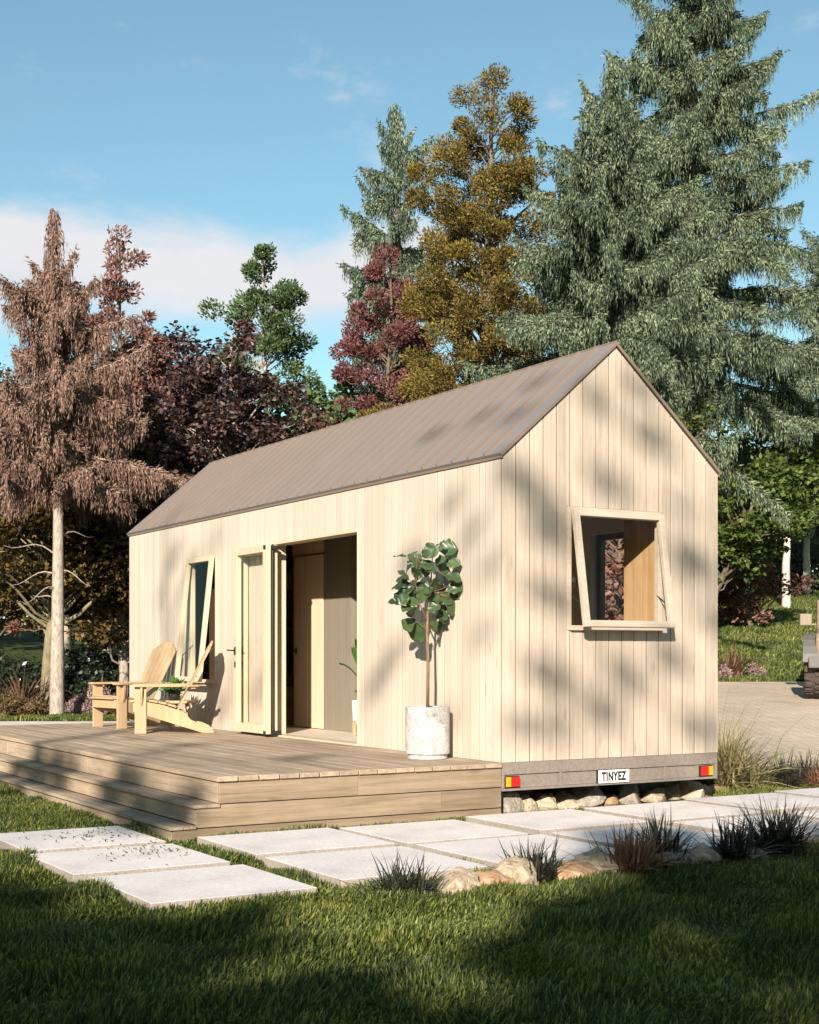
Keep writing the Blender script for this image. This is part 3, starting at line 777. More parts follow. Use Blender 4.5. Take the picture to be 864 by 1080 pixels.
np_mesh('foliage', np.array(Fv), np.array(Ffc), M['banana'], ip, smooth=True)

# ------------------------------------------------------------------ rocks
def rock(label, cat, loc, size, mat, seed, group, rz=None):
    r = random.Random(seed)
    bm = bmesh.new()
    for _ in range(34):
        d = Vector((r.gauss(0, 1), r.gauss(0, 1), r.gauss(0, 1))).normalized()
        k = r.uniform(0.82, 1.0)
        bm.verts.new((d.x*size[0]*k, d.y*size[1]*k, max(-0.35, d.z)*size[2]*k))
    bmesh.ops.convex_hull(bm, input=bm.verts)
    bmesh.ops.delete(bm, geom=[v for v in bm.verts if not v.link_faces], context='VERTS')
    bmesh.ops.bevel(bm, geom=bm.edges[:], offset=min(size)*0.16, segments=2, affect='EDGES', profile=0.6, clamp_overlap=True)
    bmesh.ops.triangulate(bm, faces=bm.faces)
    bmesh.ops.subdivide_edges(bm, edges=[e for e in bm.edges if e.calc_length() > min(size)*0.3], cuts=1)
    for v in bm.verts:
        c = v.co
        n = math.sin(c.x*41+seed)*math.sin(c.y*37+seed*2)*math.sin(c.z*45)
        v.co += v.co.normalized()*n*min(size)*0.09
    zmin = min(v.co.z for v in bm.verts)
    for v in bm.verts: v.co.z -= zmin+0.02
    me = bpy.data.meshes.new('rock'); bm.to_mesh(me); bm.free(); me.materials.append(mat)
    me.polygons.foreach_set('use_smooth', [True]*len(me.polygons))
    o = bpy.data.objects.new('rock', me); COL.objects.link(o)
    o.location = loc; o.rotation_euler = (0, 0, r.uniform(0, 6.28) if rz is None else rz)
    try: me.set_sharp_from_angle(angle=R(38))
    except Exception: pass
    return setp(o, label, cat, group)
UR = [(0.20,0.22,.16,.13,.24,'grey','big upright grey boulder under the left tail light, beside the deck corner'),
 (0.43,0.24,.11,.10,.15,'pale','small rounded pale boulder just right of the upright one below the left tail light'),
 (0.68,0.30,.19,.13,.17,'pale','cream boulder with a brown cap, third from the deck corner under the trailer'),
 (0.95,0.38,.13,.11,.17,'pale','pale wedge shaped boulder left of the licence plate under the trailer'),
 (1.22,0.36,.20,.15,.24,'grey','large rough grey brown boulder directly below the left end of the licence plate'),
 (1.46,0.36,.11,.10,.14,'ochre','small tan boulder between the two large ones under the licence plate'),
 (1.74,0.38,.17,.14,.25,'grey','tall rounded grey boulder just right of the licence plate'),
 (2.03,0.38,.17,.12,.17,'pale','rounded pale yellow boulder right of the tall grey one'),
 (2.30,0.52,.17,.13,.19,'pale','slanted cream boulder left below the right tail light'),
 (2.52,0.42,.20,.13,.20,'pale','big cream boulder under the right tail light'),
 (2.78,0.52,.15,.12,.13,'ochre','low tan boulder at the right end of the row beneath the trailer'),
 (3.04,0.62,.22,.11,.11,'ochre','flat tan stone just beyond the trailer, left of the tall grass clump'),
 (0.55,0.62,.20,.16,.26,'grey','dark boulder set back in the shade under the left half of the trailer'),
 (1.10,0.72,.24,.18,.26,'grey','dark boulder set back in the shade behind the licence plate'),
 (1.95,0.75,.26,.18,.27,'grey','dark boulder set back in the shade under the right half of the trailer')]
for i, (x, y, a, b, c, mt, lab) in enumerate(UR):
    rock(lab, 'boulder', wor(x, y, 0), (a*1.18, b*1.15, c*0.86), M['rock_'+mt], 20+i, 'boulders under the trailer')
FR = [(-2.42,-3.02,.17,.13,.15,'pale','cream boulder at the foot of the leftmost dark tuft'),
 (-2.14,-2.98,.15,.11,.13,'ochre','square ochre stone between the two cream boulders in the foreground'),
 (-1.93,-2.93,.19,.13,.17,'pale','cream boulder streaked with brown, left of the second dark tuft'),
 (-1.50,-3.00,.17,.13,.13,'ochre','flat reddish boulder right of the second dark tuft'),
 (-1.27,-2.90,.18,.13,.18,'pale','large pale boulder left of the rust coloured tuft'),
 (-0.62,-2.90,.18,.13,.15,'grey','grey white boulder right of the bushy dark tuft beside the rust one'),
 (-0.34,-2.86,.15,.11,.13,'pale','small shaded tan boulder left of the third dark tuft'),
 (0.02,-2.98,.13,.10,.11,'grey','small grey stone half hidden in the big tuft at the right')]
for i, (x, y, a, b, c, mt, lab) in enumerate(FR):
    rock(lab, 'boulder', wor(x, y, 0), (a*1.12, b*1.1, c*0.90), M['rock_'+mt], 60+i, 'boulders edging the lawn', rz=TH+random.Random(i).uniform(-.3, .3))
setp(rock('x', 'boulder', (-9.1, 31.2, 0), (.35, .2, .14), M['rock_ochre'], 99, None), 'small reddish stone on the grass left of the brown conifer trunk', 'boulder')

# ------------------------------------------------------------------ grasses
def blade_clump(n, h, spread, lean, width, rng, droop=0.5, r0=0.05, seg=6):
    az = rng.uniform(0, 2*np.pi, n); L = h*rng.uniform(0.55, 1.1, n); ln = lean*rng.uniform(0.1, 1.0, n)**0.8
    o = np.stack([np.cos(az), np.sin(az), 0*az], 1); s = np.stack([-np.sin(az), np.cos(az), 0*az], 1)
    base = np.stack([rng.normal(0, r0, n), rng.normal(0, r0, n), 0*az], 1)
    dr = droop*rng.uniform(0.3, 1.2, n); tw = rng.uniform(-0.8, 0.8, n)
    V = []
    for i in range(seg+1):
        t = i/seg
        c = base + o*(np.sin(ln)*L*t + dr*L*0.45*t**2.4*np.sin(ln))[:, None] + np.array([0, 0, 1])*((np.cos(ln)*L*t) - dr*L*0.75*np.sin(ln)*t**2.6)[:, None]
        w = width*(0.55+0.9*t if t < 0.4 else (1-(t-0.4)/0.6)**0.8*0.91+0.02)
        sd = s*np.cos(tw*t)[:, None] + np.array([0, 0, 1])*np.sin(tw*t)[:, None]
        V.append(c+sd*w*0.5); V.append(c-sd*w*0.5)
    V = np.stack(V, 1); k = 2*(seg+1)
    F = np.concatenate([np.stack([np.arange(n)*k+2*i, np.arange(n)*k+2*i+1, np.arange(n)*k+2*i+3, np.arange(n)*k+2*i+2], 1) for i in range(seg)])
    V = V.reshape(-1, 3); V[:, 2] = np.maximum(V[:, 2], 0.005)
    return V, F
M['mondo'] = mat_leaf('dark grass', [(0.018, 0.020, 0.014), (0.035, 0.036, 0.024), (0.075, 0.070, 0.048)], 0.4, 0.1, 0.5)
M['rust'] = mat_leaf('rust grass', [(0.14, 0.060, 0.032), (0.29, 0.145, 0.080), (0.42, 0.25, 0.15)], 0.55, 0.2)
M['reed'] = mat_leaf('reed', [(0.10, 0.105, 0.040), (0.26, 0.23, 0.10), (0.52, 0.43, 0.23)], 0.5, 0.2)
M['phormium'] = mat_leaf('bronze flax', [(0.055, 0.030, 0.020), (0.13, 0.065, 0.040), (0.24, 0.14, 0.085)], 0.4, 0.15, 0.5)
M['heather'] = mat_leaf('heather', [(0.06, 0.035, 0.018), (0.13, 0.085, 0.035), (0.20, 0.15, 0.06)], 0.7, 0.2)
M['pinkgrey'] = mat_leaf('pink grey shrub', [(0.16, 0.10, 0.09), (0.30, 0.20, 0.18), (0.40, 0.30, 0.27)], 0.7, 0.25)
rg = np.random.default_rng(77)
TUFT = [(-2.78,-3.02,.27,110,1.1,.013,'mondo','dark spiky grass tuft, leftmost on the lawn edge','grass tuft'),
 (-1.76,-2.88,.27,110,1.05,.013,'mondo','dark spiky grass tuft between a streaked cream boulder and a flat reddish one','grass tuft'),
 (-1.08,-3.02,.33,170,1.1,.013,'rust','rust coloured grass tuft in the middle of the lawn edge','grass tuft'),
 (-0.66,-2.78,.36,130,1.1,.013,'mondo','bushy dark tuft directly right of the rust coloured one','grass tuft'),
 (-0.10,-2.92,.33,110,1.2,.015,'mondo','dark broad bladed tuft between the small tan boulder and the big right tuft','grass tuft'),
 (0.42,-2.80,.42,170,1.15,.014,'mondo','largest dark tuft of the lawn edge, cut by the right side of the photo','grass tuft'),
 (4.10,0.72,.40,150,1.2,.012,'mondo','dark low tuft right of the tall grass clump','grass tuft'),
 (4.32,0.38,.32,110,1.2,.011,'rust','low rust coloured tuft at the right edge behind the pavers','grass tuft'),
 (4.75,1.0,.36,110,1.2,.012,'mondo','dark tuft at the right edge beside the gravel strip','grass tuft')]
for (x, y, h, n, ln, w, mt, lab, cat) in TUFT:
    V, F = blade_clump(int(n*1.7), h*1.16, 0.1, ln, w*1.15, rg, 0.45, 0.06)
    o = np_mesh('grass_tuft', V, F, M[mt], None, loc=wor(x, y, 0.0)); setp(o, lab, cat, 'grass tufts around the house')
V1, F1 = blade_clump(640, 0.78, 0.1, 1.2, .022, rg, 0.6, 0.15)
V2, F2 = blade_clump(170, 1.12, 0.1, 0.85, .012, rg, 0.75, 0.08, 8)
o = np_mesh('grass_clump', np.concatenate([V1, np.zeros((0, 3))]), F1, M['reed'], None, loc=wor(3.42, 0.92, 0.0))
setp(o, 'tall arching yellow green grass clump at the right corner of the house', 'ornamental grass')
np_mesh('flower_stalks', V2, F2, M['reed'], o)

def phor(label, x, y, h, n, mt='phormium'):
    V, F = blade_clump(n, h, 0.1, 0.85, 0.055, rg, 0.45, 0.10)
    setp(np_mesh('flax_plant', V, F, M[mt], None, loc=(x, y, tz(x, y))), label, 'flax plant', 'bronze flax plants')

# generic leafy blobs ------------------------------------------------------
def clump_leaves(C, r, n, Ll, Lw, mode, rng, axis=None, flat=1.0):
    """C (k,3) clump centres, r radius"""
    k = len(C); tot = k*n
    rr = np.repeat(np.broadcast_to(np.asarray(r, float).reshape(-1, 1), (k, 1)), n, 0)
    cc = np.repeat(C, n, 0)
    d = unit(rng.normal(size=(tot, 3))); rad = rng.uniform(0.15, 1, (tot, 1))**0.55
    q = d*rad*rr; q[:, 2] *= flat
    P = cc+q
    ax = np.zeros((tot, 3)) if axis is None else np.repeat(axis, n, 0)
    if mode == 'broad':
        D = unit(rng.normal(size=(tot, 3))*[1, 1, 0.5] + d*0.5 + [0, 0, -0.25]); Nn = unit(rng.normal(size=(tot, 3))*0.7 + d*0.5 + [0, 0, 0.8]); S = unit(np.cross(D, Nn))
    elif mode == 'up':
        D = unit(rng.normal(size=(tot, 3))*0.6 + d*0.7 + ax*0.6 + [0, 0, 0.45]); S = side_of(D, rng)
    else:
        D = unit(rng.normal(size=(tot, 3)) + d*0.5); S = side_of(D, rng)
    return leaves(P, D, S, Ll*rng.uniform(0.6, 1.25, tot), Lw*rng.uniform(0.7, 1.2, tot), 0.45, rng.uniform(-0.15, 0.15, tot)*Lw)

def merge(parts):
    Vs, Fs, b = [], [], 0
    for V, F in parts:
        Vs.append(V); Fs.append(F+b); b += len(V)
    return np.concatenate(Vs), np.concatenate(Fs)

class Tubes:
    def __init__(s): s.parts = []; s.b = 0; s.V = []; s.F = []
    def add(s, pts, rads, k=6):
        pts = np.asarray(pts, float); n = len(pts); rads = np.broadcast_to(rads, (n,))
        d = np.gradient(pts, axis=0); d = unit(d)
        ref = np.where(np.abs(d[:, 2:3]) < 0.95, [[0, 0, 1.0]], [[1.0, 0, 0]])
        a = unit(np.cross(d, ref)); c = np.cross(d, a)
        t = np.arange(k)*2*np.pi/k
        V = pts[:, None]+(a[:, None]*np.cos(t)[None, :, None]+c[:, None]*np.sin(t)[None, :, None])*rads[:, None, None]
        s.V.append(V.reshape(-1, 3))
        i = np.arange(n-1)[:, None]*k; j = np.arange(k)[None]; j2 = (j+1) % k
        s.F.append(np.stack([i+j, i+j2, i+k+j2, i+k+j], -1).reshape(-1, 4)+s.b); s.b += n*k
    def build(s, name, mat, parent): return np_mesh(name, np.concatenate(s.V), np.concatenate(s.F), mat, parent, smooth=True)

def wobble_line(a, b, n, amp, rng):
    t = np.linspace(0, 1, n)[:, None]; a = np.asarray(a, float); b = np.asarray(b, float)
    w = np.cumsum(rng.normal(0, amp, (n, 3)), 0); w -= w[0]; w -= t*w[-1]
    return a+(b-a)*t+w

M['bark'] = mat_bark('brown bark', (0.20, 0.155, 0.115), (0.075, 0.055, 0.04))
M['bark_pale'] = mat_bark('pale bark', (0.46, 0.39, 0.32), (0.20, 0.165, 0.13), 11)
M['bark_white'] = mat_bark('whitish bark', (0.60, 0.56, 0.47), (0.34, 0.30, 0.24), 6)
M['bark_olive'] = mat_bark('olive bark', (0.27, 0.235, 0.14), (0.14, 0.12, 0.07), 5)

# weeping conifers -----------------------------------------------------------
def weeping(label, x, y, h, zb, maxlen, nb, seed, mat, bark, r0, group, dens=72, stub=None, wob=0.05, sl=1.0, ang=0.0, expo=0.6, lead=0.93, lw=0.30, sc=1.0):
    """sc enlarges the whole tree; h, zb and maxlen are true metres"""
    h, zb, maxlen = h/sc, zb/sc, maxlen/sc
    rng = np.random.default_rng(seed); zt = tz(x, y)
    root = thing('weeping_conifer', label, 'tree', (x, y, zt-0.05), ang, group); root.scale = (sc, sc, sc)
    tb = Tubes(); nt = 24
    ts = np.linspace(0, 1, nt); tr = np.stack([np.sin(ts*5+seed)*wob*ts*2, np.cos(ts*4+seed)*wob*ts*2, ts*h], 1)
    tb.add(tr, r0*(1-ts)**0.85*0.97+0.02*(1-ts)+0.006, 12)
    def trunk_at(z): return np.array([np.interp(z, tr[:, 2], tr[:, 0]), np.interp(z, tr[:, 2], tr[:, 1]), z])
    Ps, Ds, Ls, Ws = [], [], [], []
    def strands(P0, out, l, K=7):
        n = len(P0)
        tau = (np.arange(K)[None]+rng.uniform(0, 1, (n, K)))/K
        sw = 0.14*rng.uniform(0.0, 1.4, (n, 1))
        pos = P0[:, None]+out[:, None]*(sw*np.sqrt(tau)*l[:, None])[..., None]+np.array([0, 0, -1])*(tau*l[:, None])[..., None]
        pos += rng.normal(0, 0.012, pos.shape)
        D = unit(np.array([0, 0, -1.0])+out[:, None]*0.30*(1-tau)[..., None]+rng.normal(0, 0.17, pos.shape))
        ll = np.maximum(0.07, 1.5*l[:, None]/K)*rng.uniform(0.8, 1.3, (n, K))
        Ps.append(pos.reshape(-1, 3)); Ds.append(D.reshape(-1, 3)); Ls.append(ll.ravel()); Ws.append((0.036*rng.uniform(0.7, 1.3, (n, K))*(1-0.6*tau)).ravel())
    t = np.linspace(0, 1, 12)
    def arm(pts, L, o, sd, big):
        tb.add(pts, (0.012*L+0.006)*(1-t*0.85), 4)
        n = max(6, int(dens*L)); nk = max(4, int(n/2.6))
        tk = rng.uniform(0.02, 1.0, nk)
        tt = np.clip(rng.choice(tk, n)+rng.normal(0, 0.010/max(L, 0.3), n), 0.01, 1.0)
        base = np.stack([np.interp(tt, t, pts[:, k]) for k in range(3)], 1)
        s_ = rng.normal(0, 1, n)*(0.035+0.035*L*(1-tt))
        base += sd*s_[:, None]+np.array([0, 0, -1])*(0.4*np.abs(s_)+rng.uniform(-0.03, 0.02, n))[:, None]
        l = sl*(0.14+0.54*rng.uniform(0, 1, n)**1.3)*(0.30+0.70*np.sin(np.pi*np.clip(tt*0.80+0.10, 0, 1)))*min(1.0, 0.55+0.25*big)
        strands(base, o+sd*np.sign(s_)[:, None]*0.4, l)
        m = int(130*L)+6; t2 = rng.uniform(0.0, 1.04, m)
        b2 = np.stack([np.interp(t2, t, pts[:, k]) for k in range(3)], 1)+rng.normal(0, 0.040, (m, 3))
        Ps.append(b2); Ds.append(unit(o*0.9+rng.normal(0, 0.45, (m, 3))+[0, 0, -0.1])); Ls.append(rng.uniform(0.07, 0.15, m)); Ws.append(rng.uniform(0.024, 0.046, m))
    for i in range(nb):
        f = (i+0.5)/nb; f = f**0.95
        z = zb+(h*lead-zb)*f
        L = maxlen*((1-f)**expo)*rng.uniform(0.55, 1.12)+0.22
        az = i*2.39996+rng.uniform(-0.6, 0.6); e = R(rng.uniform(8, 34)+24*f**2)
        def curve(P0, a, Lc, ee, sg):
            o = np.array([math.cos(a), math.sin(a), 0]); sd = np.array([-math.sin(a), math.cos(a), 0])
            tip = rng.uniform(0.10, 0.30); bend = rng.normal(0, 0.14)
            return P0+o*(t*Lc)[:, None]+sd*(bend*Lc*t**2)[:, None]+np.array([0, 0, 1])*(Lc*(math.tan(ee)*t-sg*t**2+tip*t**4))[:, None], o, sd
        sag = rng.uniform(0.48, 0.88)*(1-0.35*f)
        pts, o, sd = curve(trunk_at(z), az, L, e, sag)
        arm(pts, L, o, sd, L)
        if L > 0.8:
            for sgn in (-1, 1):
                for t0 in [rng.uniform(0.2, 0.5)]:
                    P0 = np.array([np.interp(t0, t, pts[:, k]) for k in range(3)])
                    L2 = L*(1-t0)*rng.uniform(0.55, 0.95)
                    q, o2, s2 = curve(P0, az+sgn*R(rng.uniform(22, 48)), L2, R(rng.uniform(-12, 12)), rng.uniform(0.25, 0.6))
                    arm(q, L2, o2, s2, L)
    for i in range(int(nb*0.9)):          # short twigs close to the trunk
        z = zb+(h*lead-zb)*rng.uniform(0, 1); az = rng.uniform(0, 6.28); L = rng.uniform(0.35, 0.8)*min(1.0, maxlen*((1-z/h)**expo)+0.2)
        pts, o, sd = curve(trunk_at(z), az, L, R(rng.uniform(5, 35)), 0.7); arm(pts, L, o, sd, 1.0)
    # nodding leader
    n = int(900*(1.03-lead)*h/11*2.2)+60; zz = h*rng.uniform(lead-0.02, 1.0, n); a = rng.uniform(0, 6.28, n); o = np.stack([np.cos(a), np.sin(a), 0*a], 1)
    wl = lw*(0.65+0.35*np.sin(a*2+zz*3.1)*np.sin(zz*5.3))
    P0 = np.array([trunk_at(z) for z in zz])+o*(rng.uniform(0.05, 1, n)*wl*np.clip((1.015-zz/h)/(1.0-lead), 0.05, 1.2)**0.45)[:, None]
    strands(P0, o, rng.uniform(0.25, 0.75, n)*sl)
    if stub:
        for (z, az, L, e) in stub:
            o = np.array([math.cos(az), math.sin(az), 0]); t8 = np.linspace(0, 1, 8)
            tb.add(trunk_at(z)+o*(t8*L)[:, None]+np.array([0, 0, 1])*(L*(e*t8+0.12*np.sin(t8*5)))[:, None], 0.022*(1-t8*0.8), 5)
    P = np.concatenate(Ps); D = np.concatenate(Ds); L = np.concatenate(Ls); W = np.concatenate(Ws)
    V, F = leaves(P, D, side_of(D, rng), L, W, 0.4)
    np_mesh('crown', V, F, mat, root)
    tb.build('trunk', bark, root)
    return root

# other trees ------------------------------------------------------------------
def tree(name, label, x, y, h, zb, rmax, shape, ncl, rcl, nl, Ll, Lw, mode, seed, mat, bark, r0, group=None, flat=0.8, lean=(0, 0), crook=0.12, zroot=None, cat='tree', extra=None, nocore=False):
    rng = np.random.default_rng(seed); zt = tz(x, y) if zroot is None else zroot
    root = thing(name, label, cat, (x, y, zt-0.03), 0, group)
    tb = Tubes(); n = 14; t = np.linspace(0, 1, n)
    w = np.cumsum(rng.normal(0, crook, (n, 2)), 0)*0.35; w -= w[0]
    tr = np.stack([w[:, 0]+lean[0]*t, w[:, 1]+lean[1]*t, t*h*0.96], 1)
    tb.add(tr, r0*(1-t*0.9)**0.9+0.008, 10)
    def at(z): return np.stack([np.interp(z, tr[:, 2], tr[:, k]) for k in range(3)], -1)
    f = rng.uniform(0, 1, ncl*8)**0.93; keep = rng.uniform(0, 1, ncl*8) < np.clip(shape(f)**1.5+0.06, 0, 1)
    f = f[keep][:ncl]; k = len(f); z = zb+(h-zb)*f
    az = np.arange(k)*2.39996+rng.uniform(-0.9, 0.9, k); rad = rmax*shape(f)*rng.uniform(0.12, 1.0, k)**0.5*rng.uniform(0.75, 1.15, k)*(1+0.22*np.sin(3*az+9*f+seed)+0.14*np.sin(5*az-14*f))
    C = at(z)+np.stack([np.cos(az)*rad, np.sin(az)*rad, rng.normal(0, 0.1, k)], 1)
    C[:, 2] = z+rng.normal(0, 0.12, k)
    if extra is not None: C = np.concatenate([C, np.asarray(extra, float)]); k = len(C)
    for c in C:
        dh = math.hypot(c[0]-at(c[2])[0], c[1]-at(c[2])[1])
        z0 = max(0.25*h*0.5, min(c[2]-0.15-0.55*dh, h*0.93))
        b = at(z0)
        L = wobble_line(b, c, 6, 0.05, rng); L[2:4, 2] += 0.1*dh
        tb.add(L, np.linspace(0.012+0.014*dh, 0.006, 6), 5)
    r = rcl*rng.uniform(0.6, 1.3, k)
    axis = C-at(C[:, 2]); axis[:, 2] = 0; axis = unit(axis)
    V, F = clump_leaves(C, r, nl, Ll, Lw, mode, rng, axis, flat)
    np_mesh('crown', V, F, mat, root)
    tb.build('trunk', bark, root)
    return root

def shrub(label, x, y, w, h, n, Ll, Lw, mat, seed, group=None, mode='broad', name='shrub', cat='shrub', zroot=None, dep=None):
    rng = np.random.default_rng(seed); zt = tz(x, y) if zroot is None else zroot
    root = thing(name, label, cat, (x, y, zt), 0, group)
    ncl = max(8, int(n/90)); d = unit(rng.normal(size=(ncl, 3))); d[:, 2] = np.abs(d[:, 2])
    C = d*np.array([w*0.8, (dep or w)*0.8, h*0.8])*rng.uniform(0.35, 1.0, (ncl, 1)); C[:, 2] += 0.06*h
    V, F = clump_leaves(C, np.full(ncl, 0.30*min(w, h)), n//ncl, Ll, Lw, mode, rng, None, 0.9)
    V[:, 2] = np.maximum(V[:, 2], 0.0)
    np_mesh('foliage', V, F, mat, root)
    tb = Tubes()
    for c in C[::2]: tb.add(wobble_line((0, 0, 0), c, 5, 0.02, rng), np.linspace(0.03, 0.008, 5), 5)
    tb.build('stems', M['bark'], root)
    return root

f_ = 1475.63
def X(px, D): return (px-432)/f_*D
def Zp(py, D): return CAMZ+(689.66-py)/f_*D      # world height of a picture row at distance D
def hh(py, D, px): return Zp(py, D)-tz(X(px, D), D)

cone = lambda f: (1-f)**0.8*0.95+0.05
oval = lambda f: np.sqrt(np.clip(1-(2*f-0.9)**2/1.21, 0, 1))
pear = lambda f: np.clip(np.sin(np.pi*np.clip(f*0.86+0.12, 0, 1)), 0, 1)**0.8

M['l_brown'] = mat_leaf('dead conifer needles', [(0.075, 0.043, 0.032), (0.20, 0.125, 0.095), (0.38, 0.26, 0.205)], 0.8, 0.15, 0.1)
M['l_glauc'] = mat_leaf('glaucous needles', [(0.018, 0.030, 0.022), (0.075, 0.108, 0.066), (0.29, 0.34, 0.205)], 0.7, 0.15, 0.15)
M['l_glauc2'] = mat_leaf('glaucous needles far', [(0.022, 0.036, 0.028), (0.082, 0.116, 0.076), (0.29, 0.34, 0.22)], 0.7, 0.15, 0.15)
M['l_gold'] = mat_leaf('golden olive', [(0.040, 0.030, 0.008), (0.15, 0.110, 0.026), (0.30, 0.235, 0.065)], 0.7, 0.2, 0.15)
M['l_redbrown'] = mat_leaf('copper leaves', [(0.07, 0.030, 0.022), (0.19, 0.09, 0.065), (0.30, 0.16, 0.12)], 0.65, 0.2, 0.2)
M['l_red'] = mat_leaf('dusty red leaves', [(0.075, 0.026, 0.024), (0.18, 0.072, 0.066), (0.27, 0.125, 0.11)], 0.65, 0.2, 0.2)
M['l_green'] = mat_leaf('mid green leaves', [(0.035, 0.06, 0.022), (0.085, 0.135, 0.05), (0.16, 0.22, 0.095)], 0.6, 0.25, 0.25)
M['l_purple'] = mat_leaf('purple black leaves', [(0.012, 0.008, 0.008), (0.030, 0.018, 0.016), (0.085, 0.045, 0.040), (0.22, 0.13, 0.11)], 0.5, 0.1, 0.4)
M['l_lime'] = mat_leaf('yellow green leaves', [(0.025, 0.040, 0.010), (0.085, 0.12, 0.025), (0.20, 0.25, 0.06)], 0.5, 0.3, 0.3)
M['l_amber'] = mat_leaf('amber leaves', [(0.014, 0.011, 0.004), (0.045, 0.030, 0.010), (0.13, 0.085, 0.025), (0.22, 0.15, 0.04)], 0.5, 0.25, 0.3)
M['l_dark'] = mat_leaf('dark evergreen leaves', [(0.008, 0.016, 0.010), (0.018, 0.032, 0.018), (0.05, 0.075, 0.04)], 0.35, 0.08, 0.5)
M['l_pale'] = mat_leaf('pale far leaves', [(0.07, 0.09, 0.05), (0.14, 0.16, 0.09), (0.24, 0.25, 0.16)], 0.7, 0.25, 0.2)
WG = 'weeping conifers behind the house'
D = 31.0
weeping('tall dead weeping conifer with brown hanging needles and a bare lower trunk', X(60, D), D, hh(216, D, 60), hh(520, D, 60), 2.5, 40, 7, M['l_brown'], M['bark_pale'], 0.145, None, 150,
        stub=[(2.9, 3.4, 0.9, -0.25), (3.3, -0.5, 0.7, -0.35), (3.6, 3.0, 1.2, 0.3), (3.2, 2.6, 1.0, -0.1), (4.0, 0.2, 1.0, 0.25), (2.6, 2.2, .6, .4)], ang=0.7, lead=0.86, lw=0.30, expo=0.5, sl=1.05)
D = 30.0
weeping('broad grey green weeping conifer behind the roof ridge, shorter than its right neighbour', X(642, D), D, hh(58, D, 642), 5.0, 3.3, 76, 11, M['l_glauc'], M['bark'], 0.20, WG, 150, ang=1.0)
D = 44.0
weeping('tallest grey green weeping conifer, its top cut off by the upper edge of the photo', X(735, D), D, hh(-140, D, 735), 5.6, 5.2, 84, 23, M['l_glauc'], M['bark'], 0.24, WG, 150, ang=2.1, sc=1.38, expo=0.56)
D = 42.0
weeping('slim pale weeping conifer left of the golden tree, behind the dusty red one', X(420, D), D, hh(108, D, 420), 2.2, 3.1, 56, 31, M['l_glauc2'], M['bark'], 0.2, WG, 150, ang=0.3, expo=0.52, sc=1.25)
D = 48.0
weeping('weeping conifer cut by the right edge of the photo, behind the vehicle', X(905, D), D, hh(195, D, 905), 4.2, 4.2, 62, 43, M['l_glauc2'], M['bark'], 0.2, WG, 140, ang=4.0, sc=1.45)

wide = lambda f: np.clip(1.85*np.clip(1-f, 0, 1)**0.72, 0, 1)*(0.82+0.18*np.sin(9*f))
D = 34.0
tree('golden_conifer', 'tall golden olive conifer in the middle of the tree line', X(522, D), D, hh(52, D, 522), 2.0, 3.2, lambda f: np.clip(1.9*np.clip(1-f, 0, 1)**0.90, 0, 1)*(0.86+0.14*np.sin(9*f))+0.01, 460, 0.38, 520, 0.095, 0.037, 'up', 3, M['l_gold'], M['bark'], 0.2, None, 0.75)
D = 38.0
tree('copper_tree', 'slender copper leaved tree with a bare whip at its top, right of the dead conifer', X(128, D), D, hh(230, D, 128), 2.2, 2.05, lambda f: np.clip(1.7*(1-f)**0.95, 0, 1)+0.02, 280, 0.30, 120, 0.16, 0.062, 'up', 5, M['l_redbrown'], M['bark'], 0.14, None, 0.8)
D = 41.0
tree('green_tree', 'open crowned green tree rising behind the purple one', X(284, D), D, hh(252, D, 284), 2.6, 2.6, wide, 210, 0.36, 230, 0.13, 0.07, 'up', 8, M['l_green'], M['bark_pale'], 0.13, None, 0.7)
D = 36.0
tree('purple_tree', 'round dark purple leaved tree left of the roof end', X(250, D), D, hh(330, D, 250), 2.2, 2.35, pear, 170, 0.42, 190, 0.15, 0.10, 'broad', 9, M['l_purple'], M['bark_pale'], 0.15, None, 0.8)
D = 38.5
tree('red_tree', 'dusty red tree in front of the slim weeping conifer, above the roof ridge', X(398, D), D, hh(264, D, 398), 2.4, 2.6, wide, 210, 0.32, 300, 0.115, 0.05, 'up', 13, M['l_red'], M['bark'], 0.13, None, 0.75)
D = 37.0
tree('lime_tree', 'bright yellow green leaved tree behind the right side of the gable', X(735, D), D, hh(488, D, 800), 2.0, 1.75, oval, 105, 0.40, 95, 0.17, 0.115, 'broad', 15, M['l_lime'], M['bark'], 0.11, None, 0.45, lean=(1.9, 0))
D = 31.5
tree('young_lime_tree', 'loose leaved green tree climbing in front of the weeping conifers above the right roof slope', X(715, D), D, hh(375, D, 722), 2.0, 1.35, oval, 52, 0.34, 42, 0.14, 0.10, 'broad', 16, M['l_lime'], M['bark'], 0.08, None, 0.5)
D = 40.0
tree('plum_tree', 'low plum coloured tree under the yellow green leaves at right', X(792, D), D, hh(580, D, 792), 0.5, 1.25, oval, 60, 0.30, 90, 0.14, 0.08, 'broad', 17, M['l_redbrown'], M['bark'], 0.07, None, 0.6)
D = 22.5
tree('copper_shrub_tree', 'low copper leaved tree seen through the house behind the gable window', X(640, D), D, 4.1, 0.9, 1.1, oval, 46, 0.36, 120, 0.14, 0.09, 'broad', 18, M['l_redbrown'], M['bark'], 0.07, None, 0.7, zroot=0.3)
